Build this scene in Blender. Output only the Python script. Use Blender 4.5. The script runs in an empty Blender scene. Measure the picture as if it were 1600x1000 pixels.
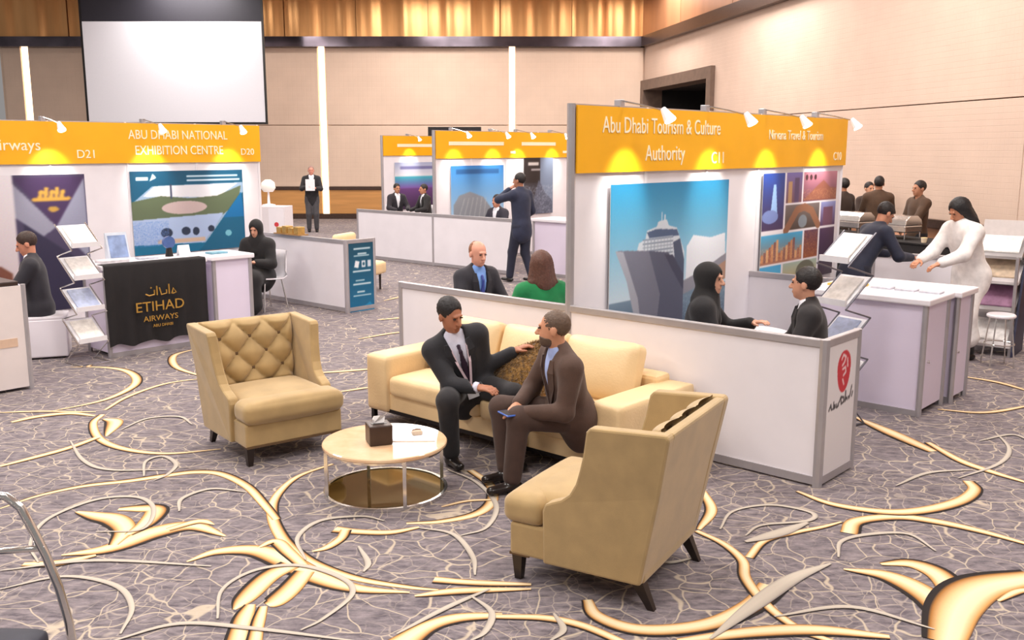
import bpy, math, random
import numpy as np
from mathutils import Vector, Matrix
random.seed(7)
RAD = math.radians
SC = bpy.context.scene
COL = SC.collection

# ------------------------------------------------------------------ camera
FPX = 1500.0                      # focal length in pixels of the 1600 px wide frame
PITCH = math.atan((500 - 232) / FPX)
EYE = 2.22
cam_d = bpy.data.cameras.new('camera')
cam_d.sensor_width = 36.0
cam_d.lens = FPX / 1600 * 36.0
cam_d.clip_end = 200
cam = bpy.data.objects.new('camera', cam_d)
COL.objects.link(cam)
cam.location = (0, 0, EYE)
cam.rotation_euler = (math.pi / 2 - PITCH, 0, 0)
SC.camera = cam

# ------------------------------------------------------------------ world and hall lighting
world = bpy.data.worlds.new('world')
SC.world = world
world.use_nodes = True
bg = world.node_tree.nodes['Background']
bg.inputs[0].default_value = (1.0, 0.95, 0.93, 1)
bg.inputs[1].default_value = 0.26

def area(name, loc, size, energy, color=(1, .94, .89), size_y=None):
    d = bpy.data.lights.new(name, 'AREA')
    d.energy = energy; d.size = size; d.color = color
    if size_y: d.shape = 'RECTANGLE'; d.size_y = size_y
    o = bpy.data.objects.new(name, d); COL.objects.link(o); o.location = loc
    return o
for ix, x in enumerate((-9, -2.5, 4)):
    for iy, y in enumerate((1.5, 8, 14.5, 21, 27.5)):
        area('ceiling_lamp', (x, y, 6.8), 2.2, 300)

SC.view_settings.view_transform = 'Standard'
SC.view_settings.look = 'None'
SC.view_settings.gamma = 1.0
SC.view_settings.use_curve_mapping = False
SC.view_settings.exposure = 0.12

# ------------------------------------------------------------------ helpers: floor point seen at a pixel of the 1600x1000 frame
def fl(px, py, z=0.0):
    x = (px - 800) / FPX; y = -(py - 500) / FPX
    c, s = math.cos(PITCH), math.sin(PITCH)
    d = (x, c + y * s, -s + y * c)
    t = (z - EYE) / d[2]
    return (d[0] * t, d[1] * t, z)
GA = RAD(-42)                                   # the stands' grid: local x = A, local y = B
AX = np.array([math.cos(GA), math.sin(GA)]); BX = np.array([-AX[1], AX[0]])
ORG = np.array([-1.03, 8.86])
def W(u, v, z=0.0):                             # u along the half wall, v out from it towards the lounge
    q = ORG + AX * u - BX * v
    return (float(q[0]), float(q[1]), z)

# ------------------------------------------------------------------ materials
def lin(c):
    return tuple((x / 12.92 if x <= .04045 else ((x + .055) / 1.055) ** 2.4) for x in [v / 255 for v in c])
MATS = {}
def mat(name, rgb, rough=.6, metal=0., var=.0, scale=20., bump=0., bscale=None, emit=0., coat=0., stretch=None, alpha=None, sheen=0., col2=None, trans=0.):
    if name in MATS: return MATS[name]
    m = bpy.data.materials.new(name); m.use_nodes = True
    nt = m.node_tree; b = nt.nodes['Principled BSDF']
    c = lin(rgb)
    b.inputs['Base Color'].default_value = (*c, 1)
    b.inputs['Roughness'].default_value = rough
    b.inputs['Metallic'].default_value = metal
    if coat: b.inputs['Coat Weight'].default_value = coat
    if sheen: b.inputs['Sheen Weight'].default_value = sheen
    if trans: b.inputs['Transmission Weight'].default_value = trans
    if emit:
        b.inputs['Emission Color'].default_value = (*c, 1); b.inputs['Emission Strength'].default_value = emit
    if var or bump:
        tc = nt.nodes.new('ShaderNodeTexCoord'); mp = nt.nodes.new('ShaderNodeMapping')
        nt.links.new(tc.outputs['Object'], mp.inputs['Vector'])
        if stretch: mp.inputs['Scale'].default_value = stretch
        if var:
            n = nt.nodes.new('ShaderNodeTexNoise'); n.inputs['Scale'].default_value = scale; n.inputs['Detail'].default_value = 5
            nt.links.new(mp.outputs[0], n.inputs['Vector'])
            r = nt.nodes.new('ShaderNodeValToRGB')
            lo = lin(col2) if col2 else tuple(x * (1 - var) for x in c)
            hi = c if col2 else tuple(min(1, x * (1 + var)) for x in c)
            r.color_ramp.elements[0].color = (*lo, 1); r.color_ramp.elements[1].color = (*hi, 1)
            r.color_ramp.elements[0].position = .3; r.color_ramp.elements[1].position = .7
            nt.links.new(n.outputs['Fac'], r.inputs[0]); nt.links.new(r.outputs[0], b.inputs['Base Color'])
        if bump:
            n2 = nt.nodes.new('ShaderNodeTexNoise'); n2.inputs['Scale'].default_value = bscale or scale; n2.inputs['Detail'].default_value = 3
            nt.links.new(mp.outputs[0], n2.inputs['Vector'])
            bp = nt.nodes.new('ShaderNodeBump'); bp.inputs['Strength'].default_value = bump; bp.inputs['Distance'].default_value = .01
            nt.links.new(n2.outputs['Fac'], bp.inputs['Height']); nt.links.new(bp.outputs[0], b.inputs['Normal'])
    MATS[name] = m
    return m
def mat_attr(name, rough=.55, sheen=0.):
    if name in MATS: return MATS[name]
    m = bpy.data.materials.new(name); m.use_nodes = True
    nt = m.node_tree; b = nt.nodes['Principled BSDF']
    a = nt.nodes.new('ShaderNodeVertexColor'); a.layer_name = 'print'
    n = nt.nodes.new('ShaderNodeTexNoise'); n.inputs['Scale'].default_value = 90
    mx = nt.nodes.new('ShaderNodeMix'); mx.data_type = 'RGBA'; mx.blend_type = 'MULTIPLY'; mx.inputs[0].default_value = .12
    nt.links.new(a.outputs[0], mx.inputs[6]); nt.links.new(n.outputs['Color'], mx.inputs[7])
    nt.links.new(mx.outputs[2], b.inputs['Base Color'])
    b.inputs['Roughness'].default_value = rough
    if sheen: b.inputs['Sheen Weight'].default_value = sheen
    MATS[name] = m
    return m

# ------------------------------------------------------------------ object helpers
def tag(o, label=None, cat=None, group=None, kind=None):
    if label: o['label'] = label
    if cat: o['category'] = cat
    if group: o['group'] = group
    if kind: o['kind'] = kind
    return o
def thing(name, label, cat, loc=(0, 0, 0), rz=0., group=None):
    o = bpy.data.objects.new(name, None); COL.objects.link(o)
    o.empty_display_size = .1
    o.location = loc; o.rotation_euler = (0, 0, rz)
    return tag(o, label, cat, group)
def link(name, me, m, parent=None, loc=None, rz=0., smooth=False, bevel=0., subsurf=0):
    o = bpy.data.objects.new(name, me); COL.objects.link(o)
    if m: me.materials.append(m)
    if parent: o.parent = parent
    if loc: o.location = loc
    if rz: o.rotation_euler = (0, 0, rz)
    if smooth:
        me.polygons.foreach_set('use_smooth', [True] * len(me.polygons))
    if bevel:
        b = o.modifiers.new('bevel', 'BEVEL'); b.width = bevel; b.segments = 2; b.limit_method = 'ANGLE'
    return o
class MB:
    def __init__(s): s.v = []; s.f = []
    def add(s, vs, fs):
        k = len(s.v); s.v += [tuple(map(float, v)) for v in vs]; s.f += [tuple(i + k for i in f) for f in fs]; return s
    def box(s, x0, x1, y0, y1, z0, z1):
        return s.add([(x0, y0, z0), (x1, y0, z0), (x1, y1, z0), (x0, y1, z0), (x0, y0, z1), (x1, y0, z1), (x1, y1, z1), (x0, y1, z1)],
                     [(0, 3, 2, 1), (4, 5, 6, 7), (0, 1, 5, 4), (1, 2, 6, 5), (2, 3, 7, 6), (3, 0, 4, 7)])
    def hexa(s, p):                                  # 8 points, bottom ring then top ring
        return s.add(p, [(0, 3, 2, 1), (4, 5, 6, 7), (0, 1, 5, 4), (1, 2, 6, 5), (2, 3, 7, 6), (3, 0, 4, 7)])
    def cyl(s, a, b, r0, r1=None, n=12):
        r1 = r0 if r1 is None else r1
        a = Vector(a); b = Vector(b); d = (b - a).normalized()
        t = Vector((1, 0, 0)) if abs(d.x) < .9 else Vector((0, 1, 0))
        e1 = d.cross(t).normalized(); e2 = d.cross(e1)
        vs = []
        for p, r in ((a, r0), (b, r1)):
            for i in range(n):
                q = 2 * math.pi * i / n; vs.append(p + e1 * math.cos(q) * r + e2 * math.sin(q) * r)
        fs = [(i, n + i, n + (i + 1) % n, (i + 1) % n) for i in range(n)] + [tuple(range(n)), tuple(range(2 * n - 1, n - 1, -1))]
        return s.add(vs, fs)
    def tube(s, pts, r, n=8):
        P = [Vector(p) for p in pts]; m = len(P); vs = []; e1 = None
        for i in range(m):
            d = (P[min(i + 1, m - 1)] - P[max(i - 1, 0)]).normalized()
            if e1 is None:
                t = Vector((1, 0, 0)) if abs(d.x) < .9 else Vector((0, 1, 0)); e1 = d.cross(t).normalized()
            e1 = (e1 - d * e1.dot(d)).normalized(); e2 = d.cross(e1)
            for k in range(n): q = 2 * math.pi * k / n; vs.append(P[i] + e1 * math.cos(q) * r + e2 * math.sin(q) * r)
        fs = [(i * n + k, i * n + (k + 1) % n, (i + 1) * n + (k + 1) % n, (i + 1) * n + k) for i in range(m - 1) for k in range(n)]
        return s.add(vs, fs + [tuple(range(n - 1, -1, -1)), tuple(range((m - 1) * n, m * n))])
    def lathe(s, prof, n=24, c=(0, 0)):
        vs = []; fs = []; m = len(prof)
        for i in range(n):
            q = 2 * math.pi * i / n
            for r, z in prof: vs.append((c[0] + r * math.cos(q), c[1] + r * math.sin(q), z))
        for i in range(n):
            j = (i + 1) % n
            for k in range(m - 1): fs.append((i * m + k, j * m + k, j * m + k + 1, i * m + k + 1))
        if prof[0] != prof[-1] and prof[0][0] > 1e-6: fs.append(tuple(i * m for i in range(n))[::-1])
        if prof[0] != prof[-1] and prof[-1][0] > 1e-6: fs.append(tuple(i * m + m - 1 for i in range(n)))
        return s.add(vs, fs)
    def prism(s, poly, a, b, axis='x'):              # polygon in the other two axes, extruded a..b
        n = len(poly)
        def P(p, t):
            return {'x': (t, p[0], p[1]), 'y': (p[0], t, p[1]), 'z': (p[0], p[1], t)}[axis]
        vs = [P(p, a) for p in poly] + [P(p, b) for p in poly]
        fs = [(i, (i + 1) % n, n + (i + 1) % n, n + i) for i in range(n)] + [tuple(range(n - 1, -1, -1)), tuple(range(n, 2 * n))]
        return s.add(vs, fs)
    def soft(s, c, sz, r=.04, puff=0., n=10, rot=None, pinch=0.):
        # rounded, slightly puffed box for upholstery
        hx, hy, hz = sz[0] / 2, sz[1] / 2, sz[2] / 2
        r = min(r, hx, hy, hz)
        idx = {}; vs = []; fs = []
        def vert(i, j, k):
            key = (i, j, k)
            if key in idx: return idx[key]
            p = np.array([-1 + 2 * i / n, -1 + 2 * j / n, -1 + 2 * k / n])
            q = np.sign(p) * np.abs(p) ** .75
            w = q * np.array([hx, hy, hz])
            inner = np.clip(w, [-hx + r, -hy + r, -hz + r], [hx - r, hy - r, hz - r])
            dlt = w - inner; L = np.linalg.norm(dlt)
            if L > 1e-9: w = inner + dlt / L * r
            g = (1 - q[0] ** 2) * (1 - q[1] ** 2)
            if puff: w[2] += np.sign(p[2]) * puff * g * abs(q[2])
            if pinch: w[2] *= 1 - pinch * (1 - (1 - q[0] ** 4) * (1 - q[1] ** 4))
            if rot is not None: w = rot @ w
            idx[key] = len(vs); vs.append(tuple(w + np.array(c))); return idx[key]
        for a in range(n):
            for b in range(n):
                for k, fl_ in ((0, 1), (n, 0)):
                    for ax in range(3):
                        q = [(a, b), (a + 1, b), (a + 1, b + 1), (a, b + 1)]
                        if ax == 0: ids = [vert(k, *t) for t in q]
                        elif ax == 1: ids = [vert(t[1], k, t[0]) for t in q]
                        else: ids = [vert(t[0], t[1], k) for t in q]
                        fs.append(tuple(ids[::-1] if fl_ else ids))
        return s.add(vs, fs)
    def mesh(s, name):
        me = bpy.data.meshes.new(name); me.from_pydata(s.v, [], s.f); me.update(); return me
    def build(s, name, m, parent=None, **k):
        return link(name, s.mesh(name), m, parent, **k)
def rotm(ax, deg):
    return np.array(Matrix.Rotation(RAD(deg), 3, ax))
def copy_tree(o, parent=None):
    c = o.copy(); COL.objects.link(c)
    if parent: c.parent = parent
    for ch in list(o.children): copy_tree(ch, c)
    return c
def struct(name, mb, m, **k):
    return tag(mb.build(name, m, **k), kind='structure')

# ------------------------------------------------------------------ lettering (font curves turned into meshes, facing local -y)
def lettering(text, size, x, z, y, m, parent, name='lettering', ext=.003, align='CENTER', sx=1.0):
    cu = bpy.data.curves.new('txt', 'FONT'); cu.body = text; cu.size = size; cu.align_x = align; cu.extrude = ext; cu.resolution_u = 3
    ob = bpy.data.objects.new('txt', cu); COL.objects.link(ob)
    me = bpy.data.meshes.new_from_object(ob.evaluated_get(bpy.context.evaluated_depsgraph_get()))
    bpy.data.objects.remove(ob)
    n = len(me.vertices); co = np.empty(n * 3); me.vertices.foreach_get('co', co); co = co.reshape(-1, 3)
    me.vertices.foreach_set('co', np.stack([co[:, 0] * sx + x, -co[:, 2] + y, co[:, 1] + z], 1).ravel())
    me.materials.clear(); me.update()
    return link(name, me, m, parent)

# ------------------------------------------------------------------ flat prints: a fine grid whose colour attribute holds the printed picture
class Canvas:
    def __init__(s, nx, ny, c):
        s.nx, s.ny = nx, ny
        s.X, s.Y = np.meshgrid(np.linspace(0, 1, nx), np.linspace(0, 1, ny))
        s.c = np.ones((ny, nx, 3)) * np.array(c, float); s.rng = np.random.RandomState(3)
    def put(s, m, c, a=1.):
        m = (m.astype(float) * a)[..., None]; s.c = s.c * (1 - m) + np.array(c, float) * m; return s
    def vgrad(s, y0, y1, c0, c1, x0=0, x1=1):
        t = np.clip((s.Y - y0) / (y1 - y0), 0, 1)[..., None]
        m = ((s.Y >= y0) & (s.Y <= y1) & (s.X >= x0) & (s.X <= x1))[..., None]
        s.c = np.where(m, np.array(c0, float) * (1 - t) + np.array(c1, float) * t, s.c); return s
    def inside(s, pts):
        m = np.zeros(s.X.shape, bool); n = len(pts)
        for i in range(n):
            (x0, y0), (x1, y1) = pts[i], pts[(i + 1) % n]
            if y0 == y1: continue
            m ^= ((y0 > s.Y) != (y1 > s.Y)) & (s.X < (x1 - x0) * (s.Y - y0) / (y1 - y0) + x0)
        return m
    def poly(s, pts, c, a=1.): return s.put(s.inside(pts), c, a)
    def rect(s, x0, x1, y0, y1, c, a=1.): return s.put((s.X >= x0) & (s.X <= x1) & (s.Y >= y0) & (s.Y <= y1), c, a)
    def ell(s, cx, cy, rx, ry, c, a=1.): return s.put(((s.X - cx) / rx) ** 2 + ((s.Y - cy) / ry) ** 2 < 1, c, a)
    def stroke(s, pts, w, c, asp=1.):
        d = np.full(s.X.shape, 9.)
        for (x0, y0), (x1, y1) in zip(pts[:-1], pts[1:]):
            dx, dy = x1 - x0, (y1 - y0) * asp
            t = np.clip(((s.X - x0) * dx + (s.Y - y0) * asp * dy) / (dx * dx + dy * dy + 1e-9), 0, 1)
            d = np.minimum(d, np.hypot(s.X - x0 - t * dx, (s.Y - y0) * asp - t * dy))
        return s.put(d < w, c)
    def speckle(s, mask, c, p=.3):
        return s.put(mask & (s.rng.rand(*s.X.shape) < p), c, .7)
def srgb2lin(c):
    c = np.clip(c / 255., 0, 1); return np.where(c <= .04045, c / 12.92, ((c + .055) / 1.055) ** 2.4)
def print_mesh(name, cv, w, h, t=.006):
    nx, ny = cv.nx, cv.ny
    p_ = np.pad(cv.c, ((1, 1), (1, 1), (0, 0)), 'edge')
    cv.c = sum(p_[i:i + ny, j:j + nx] * wi * wj for i, wi in enumerate((.25, .5, .25)) for j, wj in enumerate((.25, .5, .25)))
    co = np.stack([(cv.X - .5) * w, np.full(cv.X.shape, -t), cv.Y * h], -1).reshape(-1, 3)
    i = np.arange((ny - 1) * (nx - 1)); r = i // (nx - 1); c = i % (nx - 1); a = r * nx + c
    f = np.stack([a, a + 1, a + nx + 1, a + nx], 1)
    n = len(co)
    box = np.array([(-w / 2, -t, 0), (w / 2, -t, 0), (w / 2, 0, 0), (-w / 2, 0, 0), (-w / 2, -t, h), (w / 2, -t, h), (w / 2, 0, h), (-w / 2, 0, h)])
    bf = np.array([(0, 3, 2, 1), (4, 5, 6, 7), (1, 2, 6, 5), (2, 3, 7, 6), (3, 0, 4, 7)]) + n
    me = bpy.data.meshes.new(name)
    me.from_pydata(np.vstack([co, box]).tolist(), [], f.tolist() + bf.tolist())
    at = me.color_attributes.new('print', 'FLOAT_COLOR', 'POINT')
    col = np.ones((n + 8, 4)); col[:n, :3] = srgb2lin(cv.c.reshape(-1, 3)); col[n:, :3] = .7
    at.data.foreach_set('color', col.ravel()); me.update()
    return me
def poster(name, label, cv, w, h, loc, rz, cat='poster', parent=None, rough=.45, group=None):
    o = link(name, print_mesh(name, cv, w, h), mat_attr('printed_board', rough), parent, loc=loc, rz=rz)
    if not parent: tag(o, label, cat, group)
    return o

# ================================================================== MATERIAL SET
WHITE = mat('white_panel', (236, 232, 238), .55, var=.03, scale=3)
ALU = mat('aluminium', (186, 182, 186), .38, .55, var=.05, scale=8)
YEL = mat('yellow_fascia', (244, 176, 8), .5, var=.03, scale=4)
LETTER = mat('white_letters', (250, 240, 210), .5, var=.02)
CHROME = mat('chrome', (225, 222, 218), .16, .95, var=.03)
BLACK = mat('black_lacquer', (26, 22, 22), .35, var=.1)
GLOSSW = mat('white_laminate', (242, 238, 244), .28, var=.02, scale=3)
LAV = mat('white_counter_side', (226, 216, 236), .45, var=.02, scale=3)
BULB = mat('lamp_glow', (255, 250, 235), .4, emit=14)
STRIP = mat('light_strip', (255, 236, 200), .5, emit=2.6)
VELVET = mat('khaki_velvet', (176, 148, 100), .75, var=.10, scale=7, bump=.12, bscale=260, sheen=.35)
LEATHER = mat('cream_leather', (236, 206, 158), .48, var=.05, scale=5, bump=.18, bscale=70)
WOODLEG = mat('dark_wood_leg', (38, 27, 22), .35, var=.15, scale=12)

# ================================================================== THE HALL
def carpet():
    m = bpy.data.materials.new('patterned_carpet'); m.use_nodes = True
    nt = m.node_tree; N = nt.nodes; L = nt.links; b = N['Principled BSDF']
    b.inputs['Roughness'].default_value = .95
    tc = N.new('ShaderNodeTexCoord')
    wn = N.new('ShaderNodeTexNoise'); wn.inputs['Scale'].default_value = 2.2; wn.inputs['Detail'].default_value = 2
    L.new(tc.outputs['Object'], wn.inputs['Vector'])
    mixv = N.new('ShaderNodeMix'); mixv.data_type = 'RGBA'; mixv.blend_type = 'LINEAR_LIGHT'; mixv.inputs[0].default_value = .16
    L.new(tc.outputs['Object'], mixv.inputs[6]); L.new(wn.outputs['Color'], mixv.inputs[7])
    n1 = N.new('ShaderNodeTexNoise'); n1.inputs['Scale'].default_value = 9; n1.inputs['Detail'].default_value = 6; n1.inputs['Roughness'].default_value = .7
    mp = N.new('ShaderNodeMapping'); mp.inputs['Scale'].default_value = (1, 2.6, 1); mp.inputs['Rotation'].default_value = (0, 0, .2)
    L.new(tc.outputs['Object'], mp.inputs['Vector']); L.new(mp.outputs[0], n1.inputs['Vector'])
    r = N.new('ShaderNodeValToRGB'); e = r.color_ramp.elements
    e[0].position = .36; e[0].color = (*lin((86, 79, 87)), 1); e[1].position = .68; e[1].color = (*lin((148, 138, 141)), 1)
    L.new(n1.outputs['Fac'], r.inputs[0])
    cur = r.outputs[0]
    for sc, th, colr, amt in ((4.6, .016, (206, 190, 166), .7), (9.5, .024, (188, 174, 160), .45)):
        v = N.new('ShaderNodeTexVoronoi'); v.feature = 'DISTANCE_TO_EDGE'; v.inputs['Scale'].default_value = sc
        L.new(mixv.outputs[2], v.inputs['Vector'])
        q = N.new('ShaderNodeMapRange'); q.inputs[1].default_value = th * .5; q.inputs[2].default_value = th * 1.5; q.inputs[3].default_value = amt; q.inputs[4].default_value = 0
        L.new(v.outputs['Distance'], q.inputs[0])
        # lines fade in and out over the field
        nz = N.new('ShaderNodeTexNoise'); nz.inputs['Scale'].default_value = 1.7; L.new(tc.outputs['Object'], nz.inputs['Vector'])
        q2 = N.new('ShaderNodeMapRange'); q2.inputs[1].default_value = .36; q2.inputs[2].default_value = .52; L.new(nz.outputs['Fac'], q2.inputs[0])
        mu = N.new('ShaderNodeMath'); mu.operation = 'MULTIPLY'; L.new(q.outputs[0], mu.inputs[0])
        if sc > 6: L.new(q2.outputs[0], mu.inputs[1])
        else: mu.inputs[1].default_value = 1
        mx = N.new('ShaderNodeMix'); mx.data_type = 'RGBA'; L.new(mu.outputs[0], mx.inputs[0]); L.new(cur, mx.inputs[6])
        mx.inputs[7].default_value = (*lin(colr), 1); cur = mx.outputs[2]
    L.new(cur, b.inputs['Base Color'])
    nb = N.new('ShaderNodeTexNoise'); nb.inputs['Scale'].default_value = 220; L.new(tc.outputs['Object'], nb.inputs['Vector'])
    bp = N.new('ShaderNodeBump'); bp.inputs['Strength'].default_value = .35; bp.inputs['Distance'].default_value = .01
    L.new(nb.outputs['Fac'], bp.inputs['Height']); L.new(bp.outputs[0], b.inputs['Normal'])
    return m
floor = struct('floor', MB().box(-16, 12, -2, 31.4, -.1, 0), carpet())

def wallmat(name, rgb, sc, amt):
    m = mat(name, rgb, .8, var=.04, scale=1.5)
    nt = m.node_tree; tc = nt.nodes.new('ShaderNodeTexCoord')
    br = nt.nodes.new('ShaderNodeTexBrick'); br.offset = 0.
    br.inputs['Scale'].default_value = sc; br.inputs['Mortar Size'].default_value = .03
    br.inputs['Brick Width'].default_value = .5; br.inputs['Row Height'].default_value = .5; br.inputs['Mortar Smooth'].default_value = .6
    mp = nt.nodes.new('ShaderNodeMapping'); mp.inputs['Rotation'].default_value = (math.pi / 2, 0, 0)
    nt.links.new(tc.outputs['Object'], mp.inputs['Vector']); nt.links.new(mp.outputs[0], br.inputs['Vector'])
    bp = nt.nodes.new('ShaderNodeBump'); bp.inputs['Strength'].default_value = amt; bp.inputs['Distance'].default_value = .02; bp.invert = True
    nt.links.new(br.outputs['Fac'], bp.inputs['Height']); nt.links.new(bp.outputs[0], nt.nodes['Principled BSDF'].inputs['Normal'])
    return m
BEIGE = wallmat('beige_fabric_wall', (222, 197, 177), 3.4, .25)
BEIGE2 = wallmat('beige_padded_wall', (216, 190, 172), 5.5, .35)
COPPER = mat('copper_panel', (216, 160, 102), .34, .6, var=.22, scale=1.6, stretch=(1.2, 1.2, .12), bump=.5, bscale=1.1)
BRONZE = mat('dark_bronze_trim', (84, 66, 58), .3, .5, var=.15)
DADO = mat('honey_wood_dado', (206, 150, 88), .4, var=.12, scale=2, stretch=(.4, .4, 6))
DADO2 = mat('brown_wood_dado', (150, 104, 74), .4, var=.12, scale=2, stretch=(.4, .4, 6))
CEIL = mat('ceiling_paint', (226, 208, 196), .8, var=.02)
BW = 31.0                                         # back wall
TH_ = 5.32
# back wall, local x along it
back = struct('wall_back', MB().box(-16, 4.13, BW, BW + .3, 0, 7.0), BEIGE)
# the padded panels of the back wall, each between two light strips or joints
strips = [-15.2, fl(75, 130)[0] * 0 - 14.95 + .0, -5.9, 0.0]
def bx_at(px): return (px - 800) / FPX * BW * 1.015
sx_ = [bx_at(75), bx_at(516), bx_at(800)]
edges = [-15.9, sx_[0] - .12, sx_[0] + .12, sx_[1] - .12, sx_[1] + .12, sx_[2] - .1, sx_[2] + .1, 4.1]
for x0, x1 in ((edges[0], edges[1]), (edges[2], edges[3]), (edges[4], edges[5]), (edges[6], edges[7])):
    if x1 - x0 < .2: continue
    MB().box(x0, x1, BW - .08, BW, 1.02, 2.93).build('wall_panel', BEIGE, back, bevel=.015)
    MB().box(x0, x1, BW - .08, BW, 2.95, TH_).build('wall_panel', BEIGE, back, bevel=.015)
    MB().box(x0, x1, BW - .08, BW, .16, .92).build('dado_panel', DADO, back, bevel=.01)
    MB().box(x0, x1, BW - .12, BW, .92, 1.02).build('dado_rail', BRONZE, back)
for i, x in enumerate(sx_):
    tag(MB().box(x - .09, x + .09, BW - .05, BW - .005, .1, TH_ + .25).build('wall_light_strip', STRIP),
        ['vertical glowing light strip on back wall left of the projection screen',
         'vertical glowing light strip on back wall right of the projection screen',
         'vertical glowing light strip on back wall above the far stands'][i], 'wall light')
struct('baseboard_back', MB().box(-16, 4.1, BW - .14, BW, 0, .16), BRONZE)
struct('trim_1', MB().box(-16, 4.1, BW - .35, BW, TH_ + .0, TH_ + .3), mat('dark_mirror_trim', (92, 84, 92), .12, .8, var=.5, scale=1.3))
# copper frieze of gently waved sheets, one by one
def frieze_sheet(x0, x1, y, z0, z1, seed):
    rng = random.Random(seed); n = 26; ph = rng.random() * 6
    vs = []; fs = []
    for i in range(n + 1):
        x = x0 + (x1 - x0) * i / n
        for z in (z0, (z0 + z1) / 2, z1):
            vs.append((x, y + .05 * math.sin(ph + i * .42) + .018 * math.sin(ph * 2 + i * 1.1 + z * .5), z))
    for i in range(n):
        for k in range(2): a = i * 3 + k; fs.append((a, a + 3, a + 4, a + 1))
    return MB().add(vs, fs)
fz = struct('trim_2', MB().box(-16, 4.1, BW - .12, BW, TH_ + .3, 6.95), COPPER)
for i in range(9):
    x0 = -15.9 + i * 2.22
    frieze_sheet(x0, x0 + 2.2, BW - .25, TH_ + .3, 6.85, i).build('copper_sheet', COPPER, fz, smooth=True)
# right wall: starts at the corner and comes towards the camera
RW0 = Vector((4.13, BW, 0)); rdir = Vector((.18, -1, 0)).normalized(); RWA = math.atan2(rdir.y, rdir.x)
rw = tag(thing('wall_right', None, None, RW0, RWA), kind='structure')      # local x runs towards the camera, local y points out of the hall
RL = 29.
def rwp(name, x0, x1, y0, y1, z0, z1, m, **k): return MB().box(x0, x1, y0, y1, z0, z1).build(name, m, rw, **k)
D0, D1, DT = .35, 5.6, 4.0
rwp('wall_face', D1 + .3, RL, .08, .3, 0, 7, BEIGE2)
rwp('wall_face', 0, D1 + .3, .08, .3, DT + .3, 7, BEIGE2)
rwp('wall_panel', D1 + .3, RL, 0, .08, 2.95, TH_, BEIGE2)
rwp('wall_panel', 0, D1 + .3, 0, .08, DT + .3, TH_, BEIGE2)
for k in range(4):
    a = D1 + .3 + k * 5.8; rwp('wall_panel', a, a + 5.79, 0, .08, 1.08, 2.93, BEIGE2, bevel=.01)
rwp('dado_panel', D1 + .3, RL, 0, .08, .16, .95, DADO2)
rwp('dado_rail', D1 + .3, RL, -.05, .08, .95, 1.08, BRONZE)
rwp('baseboard', D1 + .3, RL, -.04, .08, 0, .16, BRONZE)
rwp('bronze_trim', 0, RL, -.2, .08, TH_, TH_ + .3, BRONZE)
for k in range(8): rwp('copper_sheet', k * 3.6 + .02, k * 3.6 + 3.58, -.14, .0, TH_ + .3, 6.95, mat('brown_frieze', (176, 126, 92), .4, .35, var=.12, scale=1.2, stretch=(2, 2, .15)))
# doorway with a deep stone frame
STONE = mat('brown_stone_frame', (112, 92, 80), .5, var=.15, scale=6)
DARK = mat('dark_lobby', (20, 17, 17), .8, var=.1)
dr = tag(thing('door_1', None, None, RW0, RWA), kind='structure')
MB().box(D0 - .3, D0, -.12, .5, 0, DT + .3).build('door_jamb', STONE, dr)
MB().box(D1, D1 + .3, -.12, .5, 0, DT + .3).build('door_jamb', STONE, dr)
MB().box(D0, D1, -.12, .5, DT, DT + .3).build('door_lintel', STONE, dr)
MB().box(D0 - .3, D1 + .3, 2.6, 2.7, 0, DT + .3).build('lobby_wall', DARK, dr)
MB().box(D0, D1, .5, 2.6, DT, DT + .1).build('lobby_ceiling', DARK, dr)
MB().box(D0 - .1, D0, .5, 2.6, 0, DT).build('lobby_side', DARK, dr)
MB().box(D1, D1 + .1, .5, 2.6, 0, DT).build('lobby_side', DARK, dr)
ex = thing('exit_sign', 'small green exit sign hanging in the dark doorway', 'sign', RW0 + rdir * 3.6 + Vector((0, 0, 3.3)), RWA)
MB().box(-.22, .22, 1.2, 1.26, 0, .26).build('sign_box', mat('exit_green', (40, 150, 90), .5, emit=.5, var=.02), ex)
MB().box(-.012, .012, 1.22, 1.24, .26, .75).build('hanger', BLACK, ex)
struct('ceiling', MB().box(-16, 12, -2, 31.2, 7.0, 7.1), CEIL)

# ------------------------------------------------------------------ carpet scrolls woven into the floor
CP = mat_attr('carpet_motif', .95)
def catmull(pts, n=7):
    P = [np.array(p, float) for p in pts]; P = [2 * P[0] - P[1]] + P + [2 * P[-1] - P[-2]]; out = []
    for i in range(1, len(P) - 2):
        for k in range(n):
            t = k / n
            out.append(.5 * ((2 * P[i]) + (-P[i - 1] + P[i + 1]) * t + (2 * P[i - 1] - 5 * P[i] + 4 * P[i + 1] - P[i + 2]) * t * t + (-P[i - 1] + 3 * P[i] - 3 * P[i + 1] + P[i + 2]) * t ** 3))
    out.append(P[-2]); return np.array(out)
GOLD = [(26, 19, 20), (34, 24, 22), (166, 112, 50), (226, 190, 136), (242, 224, 188), (240, 218, 176), (206, 150, 82), (104, 70, 42)]
GREY = [(128, 120, 118), (176, 166, 154), (196, 186, 172), (196, 186, 172), (168, 158, 148)]
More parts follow.
